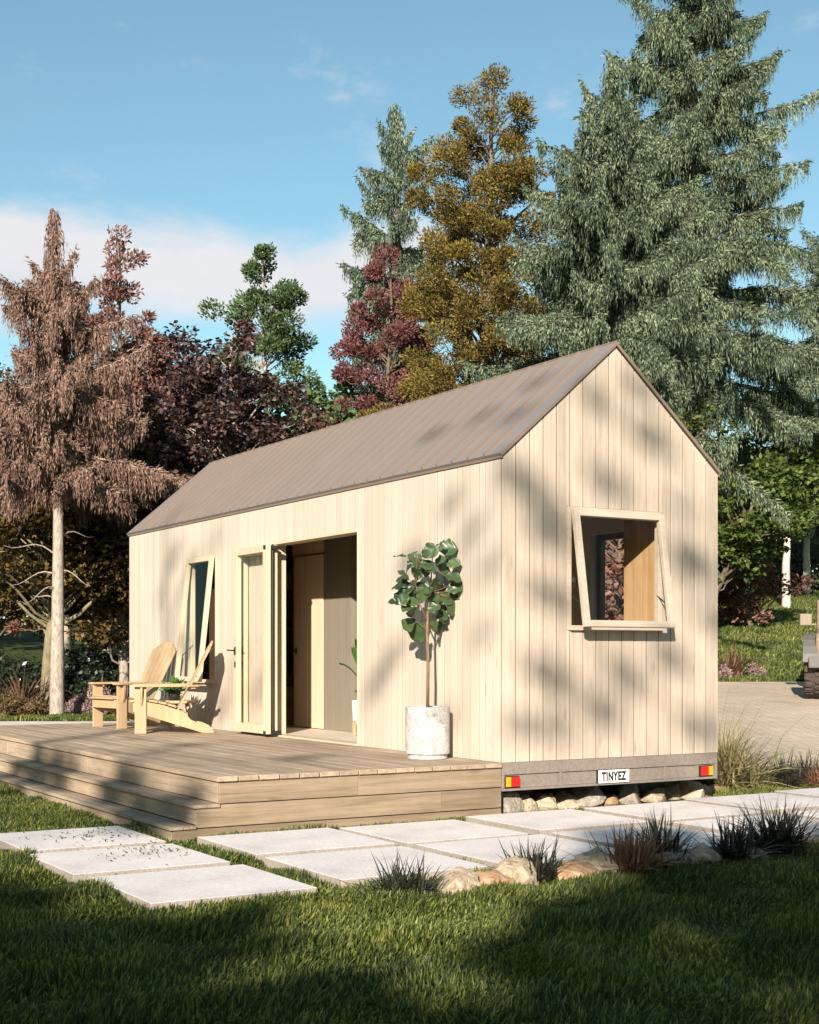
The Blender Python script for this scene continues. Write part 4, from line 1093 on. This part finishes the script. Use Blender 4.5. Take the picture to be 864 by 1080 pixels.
# left dark wood edge
D = 34.5
tree('amber_tree', 'dark amber leaved tree with a crooked olive trunk behind the dead conifer', X(48, D), D, hh(405, D, 48), 2.9, 2.9, oval, 190, 0.46, 150, 0.15, 0.10, 'broad', 19, M['l_amber'], M['bark_olive'], 0.15, None, 0.75, crook=0.30)
D = 35.5
tree('amber_tree', 'golden leaved tree low beside the left end wall of the house', X(128, D), D, hh(470, D, 128), 1.7, 1.9, oval, 140, 0.40, 150, 0.14, 0.095, 'broad', 20, M['l_amber'], M['bark_pale'], 0.13, None, 0.7)
D = 39.0
tree('dark_tree', 'dark leaved tree filling the gap between the dead conifer and the purple tree', X(175, D), D, hh(352, D, 175), 1.8, 2.7, oval, 190, 0.5, 170, 0.16, 0.11, 'broad', 21, M['l_purple'], M['bark'], 0.16, None, 0.8)
D = 40.0
tree('dark_tree', 'dark amber tree at the left edge of the photo behind the dead conifer', X(-25, D), D, hh(395, D, -25), 1.8, 2.9, oval, 150, 0.5, 150, 0.16, 0.11, 'broad', 22, M['l_amber'], M['bark'], 0.16, None, 0.8)
D = 40.0
tree('dark_tree', 'dark green tree behind the red tree above the middle of the roof', X(345, D), D, hh(395, D, 345), 1.8, 2.3, oval, 90, 0.55, 120, 0.2, 0.14, 'broad', 24, M['l_green'], M['bark'], 0.16, None, 0.8)
for i, (px, D, top) in enumerate([(98, 47, 470), (113, 44, 500), (124, 49, 480), (70, 52, 500)]):
    tree('bare_trunk_tree', ['far tree with a pale bare trunk left of the house, behind the hedge', 'slim far tree with an almost white trunk behind the hedge', 'far tree with a tan trunk beside the left end of the house', 'far tree with a grey trunk between the crooked and the dead trees'][i],
         X(px, D), D, hh(top, D, px), 3.4, 2.0, oval, 50, 0.6, 90, 0.22, 0.15, 'broad', 50+i, M['l_amber'] if i != 1 else M['l_dark'], [M['bark_pale'], M['bark_white'], M['bark_olive'], M['bark_pale']][i], 0.17, 'far trees with bare trunks', crook=0.05)
# hedge shrubs at left
for i, (px, D, w, h_) in enumerate([(-30, 36, 1.5, 1.6), (18, 36.5, 1.4, 1.75), (62, 37, 1.3, 1.6), (96, 36, 1.25, 1.75), (130, 36.5, 1.2, 1.5)]):
    shrub(['glossy dark shrub at the left edge of the photo', 'glossy dark shrub behind the large bronze flax', 'glossy dark shrub behind the dead conifer trunk', 'glossy dark shrub behind the far chair', 'glossy dark shrub touching the left end of the house'][i],
          X(px, D), D, w, h_, 5200, 0.15, 0.075, M['l_dark'], 70+i, 'dark evergreen shrubs at left')
phor('large bronze flax plant left of the crooked trunk', X(22, 33.5), 33.5, 1.45, 60)
phor('small bronze flax right of the dead conifer trunk', X(96, 33.5), 33.5, 1.0, 40)
D = 31.5
shrub('low brown heather mound at the left edge beneath the flax', X(16, D), D, 1.0, 0.55, 6000, 0.10, 0.03, M['heather'], 80, None, 'any')
shrub('pink grey shrub at the foot of the dead conifer, right side', X(84, 32.5), 32.5, 0.5, 0.55, 2600, 0.09, 0.035, M['pinkgrey'], 81, None, 'any')
shrub('pink grey shrub behind the front leg of the far chair', X(104, 32.0), 32.0, 0.45, 0.75, 2600, 0.09, 0.035, M['pinkgrey'], 82, None, 'any')
shrub('ochre leaved low shrub between the two pink grey ones', X(93, 32.6), 32.6, 0.5, 0.5, 2200, 0.10, 0.05, M['heather'], 83, None, 'any')
# right background
phor('bronze flax plant at the far edge of the paved yard', X(773, 30.5), 30.5, 0.95, 55)
shrub('small pink grey shrub right of the far flax plant', X(797, 30.6), 30.6, 0.32, 0.32, 1500, 0.07, 0.03, M['pinkgrey'], 84, None, 'any')
shrub('small pink grey shrub left of the far flax plant', X(760, 30.0), 30.0, 0.3, 0.35, 1500, 0.07, 0.03, M['pinkgrey'], 85, None, 'any')
for i, (px, D, w, h_, mt) in enumerate([(770, 52, 1.5, 2.2, 'l_pale'), (812, 56, 2.2, 2.6, 'l_pale'), (838, 58, 1.4, 2.3, 'l_dark'), (868, 55, 1.9, 2.6, 'l_pale'), (797, 53, 0.9, 1.6, 'l_dark'), (745, 50, 1.8, 2.4, 'l_pale')]):
    shrub(['pale green bush on the rise just right of the gable wall', 'wide pale bush at the top of the sunny slope', 'dark bush at the top of the slope between the thin trunks', 'pale bush behind the vehicle at the right edge', 'dark rounded bush on the slope under the plum tree', 'pale bush on the rise hidden mostly by the gable wall'][i],
          X(px, D), D, w, h_, 3000, 0.22, 0.13, M[mt], 90+i, 'bushes on the far slope')
for i, (px, D, top) in enumerate([(829, 47, 430), (851, 53, 470)]):
    tree('thin_tree', ['slim tree with a white trunk on the sunny slope', 'slim tree with a pale trunk behind the vehicle'][i], X(px, D), D, hh(top, D, px), 3.0, 1.9, oval, 55, 0.5, 90, 0.2, 0.13, 'broad', 110+i, M['l_lime'] if i == 0 else M['l_redbrown'], M['bark_white'], 0.15, 'slim trees on the far slope', crook=0.05)

# far wood -------------------------------------------------------------------
rng = np.random.default_rng(200)
parts = []
for (xa, xb, ya, yb, n, ht) in ((-34, -6, 54, 66, 110, 7.5), (-8, 14, 58, 66, 50, 8.0), (12, 40, 66, 80, 110, 6.5)):
    cx = rng.uniform(xa, xb, n); cy = rng.uniform(ya, yb, n); cz = terrain(cx, cy)+rng.uniform(0.2, 1, n)*ht
    V, F = clump_leaves(np.stack([cx, cy, cz], 1), rng.uniform(1.0, 2.0, n), 260, 0.5, 0.34, 'broad', rng, None, 0.8); parts.append((V, F))
V, F = merge(parts)
M['l_wood'] = mat_leaf('far wood leaves', [(0.020, 0.030, 0.020), (0.05, 0.065, 0.04), (0.10, 0.115, 0.07)], 0.7, 0.2, 0.2)
setp(np_mesh('far_wood', V, F, M['l_wood']), 'distant dark green wood beyond the tree line', 'wood', None, 'stuff')

# ------------------------------------------------------------------ ground
def mat_lawn():
    m, nt, out = new_mat('lawn soil')
    tc = N(nt, 'TexCoord').outputs['Object']
    n1 = N(nt, 'TexNoise', inp={'Vector': tc, 'Scale': 0.45, 'Detail': 6.0}).outputs[0]
    n2 = N(nt, 'TexNoise', inp={'Vector': tc, 'Scale': 24.0, 'Detail': 6.0, 'Roughness': 0.75}).outputs[0]
    g = mth(nt, 'ADD', mth(nt, 'MULTIPLY', n1, 0.55), mth(nt, 'MULTIPLY', n2, 0.45))
    c = ramp(nt, g, [(0.34, (0.022, 0.034, 0.010)), (0.52, (0.055, 0.075, 0.020)), (0.66, (0.095, 0.115, 0.034))])
    principled(nt, out, c, 0.95, bump(nt, n2, 1.0, 0.05), 0, 0.1)
    return m
M['lawn'] = mat_lawn()
def axis_pts(lo, hi, fine, a, b, coarse):
    L = list(np.arange(a, b, fine)); x = a
    st = fine
    while x > lo: st = min(coarse, st*1.35); x -= st; L.append(x)
    x = b; st = fine
    while x < hi: L.append(x); st = min(coarse, st*1.35); x += st
    L.append(hi)
    return np.unique(np.round(L, 4))
gx = axis_pts(-260, 260, 0.8, -26, 26, 30); gy = axis_pts(-60, 420, 0.8, -2, 70, 30)
GX, GY = np.meshgrid(gx, gy); GZ = terrain(GX, GY)
nx, ny = len(gx), len(gy); idx = np.arange(nx*ny).reshape(ny, nx)
Fg = np.stack([idx[:-1, :-1], idx[:-1, 1:], idx[1:, 1:], idx[1:, :-1]], -1).reshape(-1, 4)
setp(np_mesh('ground', np.stack([GX, GY, GZ], -1).reshape(-1, 3), Fg, M['lawn'], smooth=True), kind='structure')

# paved yard on the right: herringbone pavers
def mat_yard():
    m, nt, out = new_mat('yard paving')
    tc = N(nt, 'TexCoord').outputs['Object']
    mp = N(nt, 'Mapping', inp={'Vector': tc, 'Rotation': (0, 0, R(45))}).outputs[0]
    br = N(nt, 'TexBrick', offset=0.5, inp={'Vector': mp, 'Scale': 4.2, 'Mortar Size': 0.03, 'Brick Width': 0.9, 'Row Height': 0.45, 'Color1': (0.66, 0.55, 0.42, 1), 'Color2': (0.56, 0.465, 0.35, 1), 'Mortar': (0.30, 0.245, 0.185, 1)})
    n1 = N(nt, 'TexNoise', inp={'Vector': tc, 'Scale': 0.8, 'Detail': 6.0}).outputs[0]
    v = ramp(nt, n1, [(0.3, (0.8, 0.8, 0.8)), (0.7, (1.08, 1.06, 1.03))])
    n2 = N(nt, 'TexNoise', inp={'Vector': tc, 'Scale': 45.0, 'Detail': 4.0}).outputs[0]
    v2 = ramp(nt, n2, [(0.3, (0.72, 0.72, 0.72)), (0.6, (1, 1, 1))])
    c = mixc(nt, 1.0, mixc(nt, 1.0, br.outputs[0], v, 'MULTIPLY'), v2, 'MULTIPLY')
    principled(nt, out, c, 0.85, bump(nt, br.outputs['Fac'], -0.3, 0.01), 0, 0.2)
    return m
M['yard'] = mat_yard()
def sheet(name, poly_fn, xs, ys, mat, dz, kind='structure'):
    GX, GY = np.meshgrid(xs, ys); GXw, GYw = poly_fn(GX, GY); GZ = terrain(GXw, GYw)+dz
    nx, ny = len(xs), len(ys); idx = np.arange(nx*ny).reshape(ny, nx)
    Fg = np.stack([idx[:-1, :-1], idx[:-1, 1:], idx[1:, 1:], idx[1:, :-1]], -1).reshape(-1, 4)
    return setp(np_mesh(name, np.stack([GXw, GYw, GZ], -1).reshape(-1, 3), Fg, mat, smooth=True), kind=kind)
sheet('paved_yard', lambda a, b: (a+(2.9+b*0.0)*0, b), np.arange(3.4, 22.01, 0.3), np.arange(16.4, 29.81, 0.3), M['yard'], 0.012)
M['path'] = mat_concrete('white path', (0.66, 0.62, 0.55), 0.05)
sheet('path', lambda a, b: (a, b), np.arange(-40, -4.4, 0.4), np.arange(26.8, 29.45, 0.4), M['path'], 0.012)
sheet('gravel_strip', lambda a, b: (a, b), np.arange(4.6, 14, 0.3), np.arange(14.9, 16.3, 0.3), M['path'], 0.02)

# ------------------------------------------------------------------ grass blades (one mass)
def vnoise(x, y, s, seed):
    r = np.random.default_rng(seed); v = 0
    for k in range(6):
        a = r.uniform(0, 6.28); fr = s*r.uniform(0.6, 1.8); v = v+np.sin((x*math.cos(a)+y*math.sin(a))*fr+r.uniform(0, 6.28))
    return v/6*1.6
def grass(n, xr, yr, hmin, hmax, w, seed, inview=True, mask=None, pw=1.0):
    rng = np.random.default_rng(seed)
    x = rng.uniform(*xr, n); y = yr[0]+(yr[1]-yr[0])*rng.uniform(0, 1, n)**pw
    keep = np.ones(n, bool)
    if inview: keep &= np.abs(x) < 0.315*y+0.35
    lx = (x-HX)*cT+(y-HY)*sT; ly = -(x-HX)*sT+(y-HY)*cT
    keep &= ~((lx > -2.97) & (lx < 0.02) & (ly > 0.02) & (ly < 8.7))
    keep &= ~((lx > 0.1) & (lx < 2.6) & (ly > 0.15) & (ly < 9.5))
    for (px, py, pw_, pd, _) in PAV:
        keep &= ~((lx > px-0.008) & (lx < px+pw_+0.008) & (ly > py-0.008) & (ly < py+pd+0.008))
    joint = ((lx > -2.95) & (lx < 4.45) & (ly > -2.6) & (ly < -0.25)) | ((lx > -4.2) & (lx < -3.15) & (ly > -2.6) & (ly < 0.6))
    keep &= ~(joint & (rng.uniform(0, 1, n) < 0.6))
    if mask is not None: keep &= mask(x, y, lx, ly, rng)
    x, y, joint = x[keep], y[keep], joint[keep]; n = len(x)
    z = terrain(x, y)
    cl = vnoise(x, y, 6.0, 1); h = (hmin+(hmax-hmin)*rng.uniform(0, 1, n))*(1+0.6*cl)*np.where(joint, 0.7, 1.0)
    la = 0.9*vnoise(x, y, 5.0, 2)*2+rng.normal(0, 0.9, n); lm = np.clip(0.35+0.2*vnoise(x, y, 8.0, 3)+rng.normal(0, 0.22, n), 0.02, 1.1)
    az = rng.uniform(0, 6.28, n)
    s = np.stack([np.cos(az), np.sin(az), 0*az], 1); ld = np.stack([np.cos(la), np.sin(la), 0*la], 1)
    b = np.stack([x, y, z-0.004], 1); ww = (w*rng.uniform(0.7, 1.3, n))[:, None]
    up = np.array([0, 0, 1.0])
    m = b+up*(h*0.55)[:, None]+ld*(h*lm*0.35)[:, None]; t = b+up*(h*(1-0.25*lm**2))[:, None]+ld*(h*lm)[:, None]
    V = np.stack([b-s*ww*.45, b+s*ww*.45, m+s*ww*.5, m-s*ww*.5, t+s*ww*.12, t-s*ww*.12], 1).reshape(-1, 3)
    k = np.arange(n)*6
    F = np.concatenate([np.stack([k, k+1, k+2, k+3], 1), np.stack([k+3, k+2, k+4, k+5], 1)])
    return V, F
gp = [grass(270000, (-4, 4.2), (5.0, 9.6), 0.022, 0.074, 0.0105, 1),
      grass(190000, (-5.5, 5.5), (9.4, 13.5), 0.026, 0.056, 0.0100, 2, mask=lambda x, y, lx, ly, r: (lx < -2.9) | (ly < 0.3) | (lx > 2.6)),
      grass(120000, (-8, -2.5), (13.0, 21), 0.035, 0.065, 0.011, 3, mask=lambda x, y, lx, ly, r: lx < -2.9),
      grass(60000, (3.0, 7.5), (13.2, 16.4), 0.03, 0.06, 0.010, 4, mask=lambda x, y, lx, ly, r: ((y < 14.9) | (x < 4.6)) & ~((y > 16.2) & (x > 3.4))),
      grass(90000, (-13, -2.5), (29.5, 33.5), 0.04, 0.09, 0.02, 5),
      grass(230000, (6, 22), (29.8, 58), 0.05, 0.11, 0.03, 6, pw=1.5),
      # a few blades that poke over the slabs nearest the steps
      ]
M['blade'] = mat_leaf('grass blade', [(0.016, 0.030, 0.010), (0.080, 0.112, 0.025), (0.35, 0.36, 0.085)], 0.5, 0.42, 0.35)
V, F = merge(gp)
setp(np_mesh('grass', V, F, M['blade']), 'short green lawn grass around the pavers and the house', 'grass', None, 'stuff')

# clippings lying on the left pavers
rng = np.random.default_rng(14); n = 230
cx = np.concatenate([rng.normal(-3.55, 0.25, n//2), rng.normal(-3.45, 0.25, n-n//2)]); cy = np.concatenate([rng.normal(0.15, 0.22, n//2), rng.normal(-0.85, 0.22, n-n//2)])
ok = (cx < -3.22) & (cx > -4.2); cx, cy = cx[ok], cy[ok]; n = len(cx)
P = np.array([wor(a, b, 0.0685) for a, b in zip(cx, cy)]); Dd = unit(np.stack([rng.normal(0, 1, n), rng.normal(0, 1, n), np.abs(rng.normal(0.6, 0.4, n))], 1))
V, F = leaves(P, Dd, side_of(Dd, rng), rng.uniform(0.015, 0.032, n), np.full(n, 0.012))
setp(np_mesh('grass_clippings', V, F, M['blade']), 'scattered green grass blades on the two pavers beside the steps', 'grass', None, 'stuff')

# ------------------------------------------------------------------ off-road vehicle at the right edge
M['bronze'] = mat_plain('bronze paint', (0.20, 0.155, 0.105), 0.35, 0.0, 0.06, 3.0, 0.02)
M['tyre'] = mat_plain('dusty tyre', (0.060, 0.048, 0.038), 0.85, 0.0, 0.3, 14, 0.3)
M['greyplastic'] = mat_plain('grey plastic', (0.10, 0.095, 0.09), 0.6, 0.0, 0.1, 8, 0.1)
M['carglass'] = mat_plain('dark car glass', (0.02, 0.025, 0.028), 0.08, 0.0, 0.05, 3, 0.0)
M['lamp_glass'] = mat_plain('headlamp glass', (0.70, 0.70, 0.66), 0.15, 0.0, 0.05, 3, 0.0)
VX, VY = 8.42, 26.4
VEH = thing('off_road_vehicle', 'bronze off-road vehicle with knobbly tyres, mostly cut off by the right edge', 'vehicle', (VX+0.0, VY, tz(VX, VY)+0.03), R(-17))
# vehicle frame: front towards -y, x to the right, width 1.8; its left flank lies at x = -0.9
WR = 0.52
def wheel(x, y):
    s = 1 if x > 0 else -1
    w = MB(); w.lathe([(0.30, x-0.15), (0.44, x-0.16), (WR-0.03, x-0.13), (WR-0.012, x-0.08), (WR-0.012, x+0.08), (WR-0.03, x+0.13), (0.44, x+0.16), (0.30, x+0.15)], 36, (y, WR), 'X')
    wo = w.build('wheel', M['tyre'], VEH, 0.0)
    t = MB()
    for k in range(22):
        a = 2*math.pi*k/22
        for q, (xa, xb) in enumerate(((-0.15, -0.03), (0.03, 0.15))):
            T = Matrix.Translation((x, y, WR)) @ Matrix.Rotation(a+q*0.14, 4, 'X')
            t.box(xa, xb, -0.045, 0.045, WR-0.03, WR+0.012, T @ Matrix.Rotation(R(14 if q else -14), 4, 'Z'))
    t.build('tread', M['tyre'], wo, 0.006, 1)
    r = MB(); r.lathe([(0.02, x+s*0.10), (0.12, x+s*0.11), (0.28, x+s*0.05), (0.31, x+s*0.14), (0.29, x+s*0.145)], 28, (y, WR), 'X')
    r.build('rim', M['greyplastic'], wo)
for yy in (-1.25, 1.25):
    for xx in (-0.74, 0.74): wheel(xx, yy)
b = MB()
prof = [(-1.78, 0.55), (-1.80, 1.02), (-1.70, 1.12), (-0.62, 1.18), (-0.55, 1.20), (1.85, 1.20), (1.92, 1.10), (1.92, 0.55)]
b.prism([(-0.70, a, z) for a, z in prof], (1.40, 0, 0))
b.build('body', M['bronze'], VEH, 0.03, 3)
cab = MB(); cab.prism([(-0.70, a, z) for a, z in [(-0.55, 1.205), (-0.18, 1.78), (1.80, 1.80), (1.88, 1.205)]], (1.40, 0, 0))
cab.build('cabin', M['bronze'], VEH, 0.04, 3)
MB().prism([(-0.58, -0.545, 1.26), (0.58, -0.545, 1.26), (0.54, -0.235, 1.735), (-0.54, -0.235, 1.735)], (0, -0.012, 0)).build('windscreen', M['carglass'], VEH)
for s in (-1, 1):
    for a, c in ((0.0, 0.72), (0.82, 1.62)):
        MB().box(min(s*0.701, s*0.708), max(s*0.701, s*0.708), a, c, 1.28, 1.70).build('side_window', M['carglass'], VEH, 0.003, 1)
    for yc in (-1.25, 1.25):
        f = MB()
        pts = [(yc+math.cos(a)*0.66, WR+math.sin(a)*0.60) for a in np.linspace(R(8), R(172), 12)]; pin = [(yc+math.cos(a)*0.58, WR+math.sin(a)*0.52) for a in np.linspace(R(172), R(8), 12)]
        f.prism([(s*0.66, a, z) for a, z in pts+pin], (s*0.26, 0, 0))
        f.build('fender', M['greyplastic'], VEH, 0.008, 2)
    mm = MB(); mm.box(min(s*0.78, s*1.0), max(s*0.78, s*1.0), -0.62, -0.52, 1.28, 1.50); mm.box(min(s*0.70, s*0.80), max(s*0.70, s*0.80), -0.58, -0.55, 1.28, 1.32)
    mm.build('mirror', M['bronze'], VEH, 0.02, 2)
    MB().lathe([(0.10, -1.83), (0.11, -1.805), (0.11, -1.78)], 24, (s*0.48, 0.90), 'Y').build('headlight', M['lamp_glass'], VEH)
MB().box(-0.82, 0.82, -2.0, -1.805, 0.50, 0.70).build('bumper', M['greyplastic'], VEH, 0.02, 2)
g = MB()
for k in range(7): g.box(-0.29+k*0.09, -0.25+k*0.09, -1.822, -1.803, 0.76, 1.03)
g.build('grille', M['black'], VEH)

# ------------------------------------------------------------------ shade trees standing behind the camera
SH = np.random.default_rng(91)
def along(T, Yc):
    """point of the light ray through T at the row Y = Yc"""
    t = (T[1]-Yc)/LD.y
    return np.array([T[0]-LD.x*t, Yc, T[2]-LD.z*t])
targets = []      # (x, y, z, radius)
def gpt(px, py, z=0.0):
    Dd = f_*(CAMZ-z)/(py-689.66); return np.array([(px-432)/f_*Dd, Dd, z])
LIT = [(165, 960, 75, 15), (275, 1028, 80, 12), (495, 975, 65, 20), (500, 1050, 65, 16), (840, 1066, 60, 22), (350, 975, 70, 14), (30, 865, 70, 35), (735, 1000, 50, 9), (430, 1010, 40, 12), (520, 934, 130, 13),
       (180, 905, 190, 40), (400, 900, 180, 36), (600, 860, 200, 22)]
def lit(x, y, r):
    for k in (-2.6, -1.3, 0, 1.3, 2.6):
        for q in (-0.6, 0.6):
            X_, Y_ = x+LH.x*k*r+q*r, y+LH.y*k*r
            px, py = 432+f_*X_/Y_, 689.66+f_*CAMZ/Y_
            if any(((px-a)/c)**2+((py-b)/d)**2 < 1 for a, b, c, d in LIT): return True
    return False
k = 0
for _ in range(20000):
    if k >= 560: break
    px, py = SH.uniform(-60, 930), SH.uniform(905, 1120); r = SH.uniform(0.09, 0.22); p = gpt(px, py)
    if lit(p[0], p[1], r): continue
    targets.append((*p, r)); k += 1
for _ in range(7): p = gpt(SH.uniform(640, 900), SH.uniform(885, 915)); targets.append((*p, 0.2))
for _ in range(12): targets.append((*wor(-3.0+SH.uniform(-.3, .4), SH.uniform(0.3, 5.0), SH.uniform(0.05, 0.40)), SH.uniform(0.16, 0.30)))   # steps
nsp = len(targets)
for _ in range(4): targets.append((*wor(SH.uniform(-2.4, -0.2), SH.uniform(0.0, 6.5), 0.48), SH.uniform(0.10, 0.2)))               # deck
GAB = [(0.25, 3.0), (0.45, 1.3), (1.35, 3.9), (2.05, 2.85), (2.25, 1.7), (1.2, 0.9), (1.0, 3.0), (0.3, 2.0), (0.5, 2.5), (1.6, 3.4), (2.3, 2.4), (0.2, 0.8), (2.0, 1.2), (2.2, 0.7), (1.5, 1.2), (0.7, 0.65), (1.1, 3.6), (0.5, 2.8), (2.1, 2.2)]
for (v, z) in GAB: targets.append((*wor(v+SH.normal(0, .1), 0, z+SH.normal(0, .1)), SH.uniform(0.14, 0.26)))
FAC = [(0.5, 2.5), (1.3, 1.9), (1.9, 1.4), (5.6, 1.3), (5.9, 0.9), (7.4, 2.2), (7.7, 2.7), (6.0, 0.75), (7.2, 1.5), (5.0, 1.0), (0.3, 1.6), (0.8, 2.8), (1.6, 2.3), (2.2, 1.1), (6.3, 2.8), (7.0, 2.6), (8.2, 2.2), (0.15, 2.2), (0.9, 0.8)]
for (u, z) in FAC: targets.append((*wor(0, u, z), SH.uniform(0.10, 0.18)))
for (u, x, z) in ((1.2, .6, 3.7), (2.0, .5, 3.6), (0.8, .95, 3.98), (0.5, .5, 3.6)): targets.append((*wor(x, u, z), 0.12))
sparse_from = nsp
C, Rr, Nn = [], [], []
for i, (x, y, z, r) in enumerate(targets):
    Yc = SH.uniform(-13.5, -8.5); C.append(along((x, y, z), Yc)); Rr.append(r); Nn.append(1 if i < sparse_from else 0)
C = np.array(C); Rr = np.array(Rr); Nn = np.array(Nn)
M['l_shade'] = mat_leaf('maple leaves', [(0.03, 0.055, 0.015), (0.08, 0.12, 0.03)], 0.55, 0.25)
trunks = [(-14.0, -11.5), (-8.8, -10.0), (0.3, -12.0), (5.0, -10.5)]
own = np.array([min(range(4), key=lambda k: abs(trunks[k][0]-c[0])) for c in C])
for k, (tx, ty) in enumerate(trunks):
    sel = own == k
    if not sel.any(): continue
    root = thing('shade_tree', ['tall shade tree standing behind the viewpoint, far to the left', 'tall shade tree standing behind the viewpoint, left of centre', 'tall shade tree standing directly behind the viewpoint', 'tall shade tree standing behind the viewpoint on the right'][k], 'tree', (tx, ty, 0), 0, 'shade trees behind the viewpoint')
    tb = Tubes(); zt = C[sel][:, 2].max()+0.4
    tl = wobble_line((0, 0, 0), (0.3, 0.2, zt), 14, 0.06, SH); tb.add(tl, np.linspace(0.22, 0.02, 14), 10)
    Vs = []
    for c, r, nn in zip(C[sel]-[tx, ty, 0], Rr[sel], Nn[sel]):
        dh = math.hypot(c[0], c[1]); z0 = min(max(3.0, c[2]-0.5*dh-0.5), zt-0.4)
        b0 = np.array([np.interp(z0, tl[:, 2], tl[:, q]) for q in range(3)])
        tb.add(wobble_line(b0, c, 8, 0.06, SH), np.linspace(0.012, 0.005, 8) if not nn else np.linspace(0.018, 0.006, 8), 5)
        if nn:
            Vs.append(clump_leaves(c[None], np.array([r]), int(1250*r*r/0.09*0.22)+14, 0.16, 0.11, 'any', SH, None, 0.85))
        else:           # loose spray of leaves
            Vs.append(clump_leaves(c[None], np.array([r]), int(75*(r/0.2)**2)+6, 0.10, 0.06, 'any', SH, None, 0.6))
    V, F = merge(Vs)
    np_mesh('crown', V, F, M['l_shade'], root); tb.build('trunk', M['bark'], root)

rng = np.random.default_rng(301); n = 300  # leaf masses out of view, added to hold back low sky light
cx = np.concatenate([rng.uniform(-45, 45, n), rng.uniform(-34, -22, 170), rng.uniform(24, 36, 170)])
cy = np.concatenate([rng.uniform(-34, -24, n), rng.uniform(-30, 18, 170), rng.uniform(-30, 12, 170)])
cz = np.concatenate([rng.uniform(0.3, 10.5, n), rng.uniform(0.3, 11, 340)]); n = len(cx)
V, F = clump_leaves(np.stack([cx, cy, cz], 1), rng.uniform(1.4, 2.4, n), 130, 0.8, 0.6, 'broad', rng, None, 0.8)
setp(np_mesh('sky_block_wood', V, F, M['l_wood']), 'unseen dark wood added behind and beside the viewpoint to block sky light', 'wood', None, 'stuff')

# ------------------------------------------------------------------ light, sky, camera
sun = bpy.data.lights.new('sun', 'SUN'); sun.energy = 5.0; sun.angle = R(0.7); sun.color = (1.0, 0.885, 0.78)
so = bpy.data.objects.new('sun', sun); COL.objects.link(so); so.rotation_euler = LD.to_track_quat('-Z', 'Y').to_euler()
W = bpy.data.worlds.new('World'); SC.world = W; W.use_nodes = True
nt = W.node_tree; nt.nodes.clear()
sky = nt.nodes.new('ShaderNodeTexSky'); sky.sky_type = 'NISHITA'; sky.sun_disc = False; sky.sun_elevation = SUN_EL
sky.sun_rotation = math.atan2(-LD.x, -LD.y); sky.air_density = 1.0; sky.dust_density = 0.7; sky.ozone_density = 1.4; sky.altitude = 100
tc = N(nt, 'TexCoord').outputs['Generated']
sp = N(nt, 'SeparateXYZ', inp={0: tc})
yy = mth(nt, 'MAXIMUM', sp.outputs[1], 0.02)
el = mth(nt, 'DIVIDE', sp.outputs[2], mth(nt, 'SQRT', mth(nt, 'ADD', mth(nt, 'MULTIPLY', sp.outputs[0], sp.outputs[0]), mth(nt, 'MULTIPLY', sp.outputs[1], sp.outputs[1]))))
st = N(nt, 'VectorMath', operation='MULTIPLY', inp={0: tc, 1: (1.0, 1.0, 2.6)}).outputs[0]
nz = N(nt, 'TexNoise', inp={'Vector': st, 'Scale': 4.0, 'Detail': 8.0, 'Roughness': 0.58, 'Distortion': 0.3}).outputs[0]
e2 = mth(nt, 'ADD', el, mth(nt, 'MULTIPLY', mth(nt, 'SUBTRACT', nz, 0.5), 0.13))
lo_b = N(nt, 'MapRange', interpolation_type='SMOOTHSTEP', inp={0: e2, 1: 0.222, 2: 0.262}).outputs[0]
hi_b = N(nt, 'MapRange', interpolation_type='SMOOTHSTEP', inp={0: e2, 1: 0.315, 2: 0.285}).outputs[0]
azr = mth(nt, 'DIVIDE', sp.outputs[0], yy)
azm = N(nt, 'MapRange', interpolation_type='SMOOTHSTEP', inp={0: azr, 1: 0.09, 2: -0.02}).outputs[0]
band = mth(nt, 'MULTIPLY', mth(nt, 'MULTIPLY', lo_b, hi_b), azm)
nz2 = N(nt, 'TexNoise', inp={'Vector': N(nt, 'VectorMath', operation='MULTIPLY', inp={0: tc, 1: (1.0, 1.0, 2.2)}).outputs[0], 'Scale': 9.0, 'Detail': 8.0, 'Roughness': 0.6}).outputs[0]
wis = N(nt, 'MapRange', interpolation_type='SMOOTHSTEP', inp={0: nz2, 1: 0.565, 2: 0.78}).outputs[0]
mask = mth(nt, 'MAXIMUM', mth(nt, 'MULTIPLY', band, 0.92), mth(nt, 'MULTIPLY', wis, 0.55), clamp=True)
tint = mixc(nt, 1.0, sky.outputs[0], (1.06, 1.27, 1.12), 'MULTIPLY')
CLOUD = 6.6
cc = mixc(nt, nz2, (CLOUD*0.80, CLOUD*0.80, CLOUD*0.84), (CLOUD*1.05, CLOUD*1.02, CLOUD*1.02))
skyc = mixc(nt, mask, tint, cc)
bgn = nt.nodes.new('ShaderNodeBackground'); bgn.inputs[1].default_value = 0.071
nt.links.new(skyc, bgn.inputs[0]); wo = nt.nodes.new('ShaderNodeOutputWorld'); nt.links.new(bgn.outputs[0], wo.inputs[0])

cam = bpy.data.cameras.new('camera'); co = bpy.data.objects.new('camera', cam); COL.objects.link(co)
co.location = (0, 0, CAMZ); co.rotation_euler = (R(90), 0, 0)
cam.sensor_fit = 'HORIZONTAL'; cam.sensor_width = 36; cam.lens = f_/864*36; cam.shift_y = (689.66-540)/864; cam.clip_end = 2000; cam.clip_start = 0.05
SC.camera = co
SC.view_settings.view_transform = 'Standard'; SC.view_settings.look = 'None'; SC.view_settings.gamma = 1.0; SC.view_settings.exposure = 0.98
SC.cycles.use_denoising = True; SC.cycles.use_adaptive_sampling = False; SC.cycles.sample_clamp_indirect = 0.8; SC.cycles.max_bounces = 6; SC.cycles.transparent_max_bounces = 12
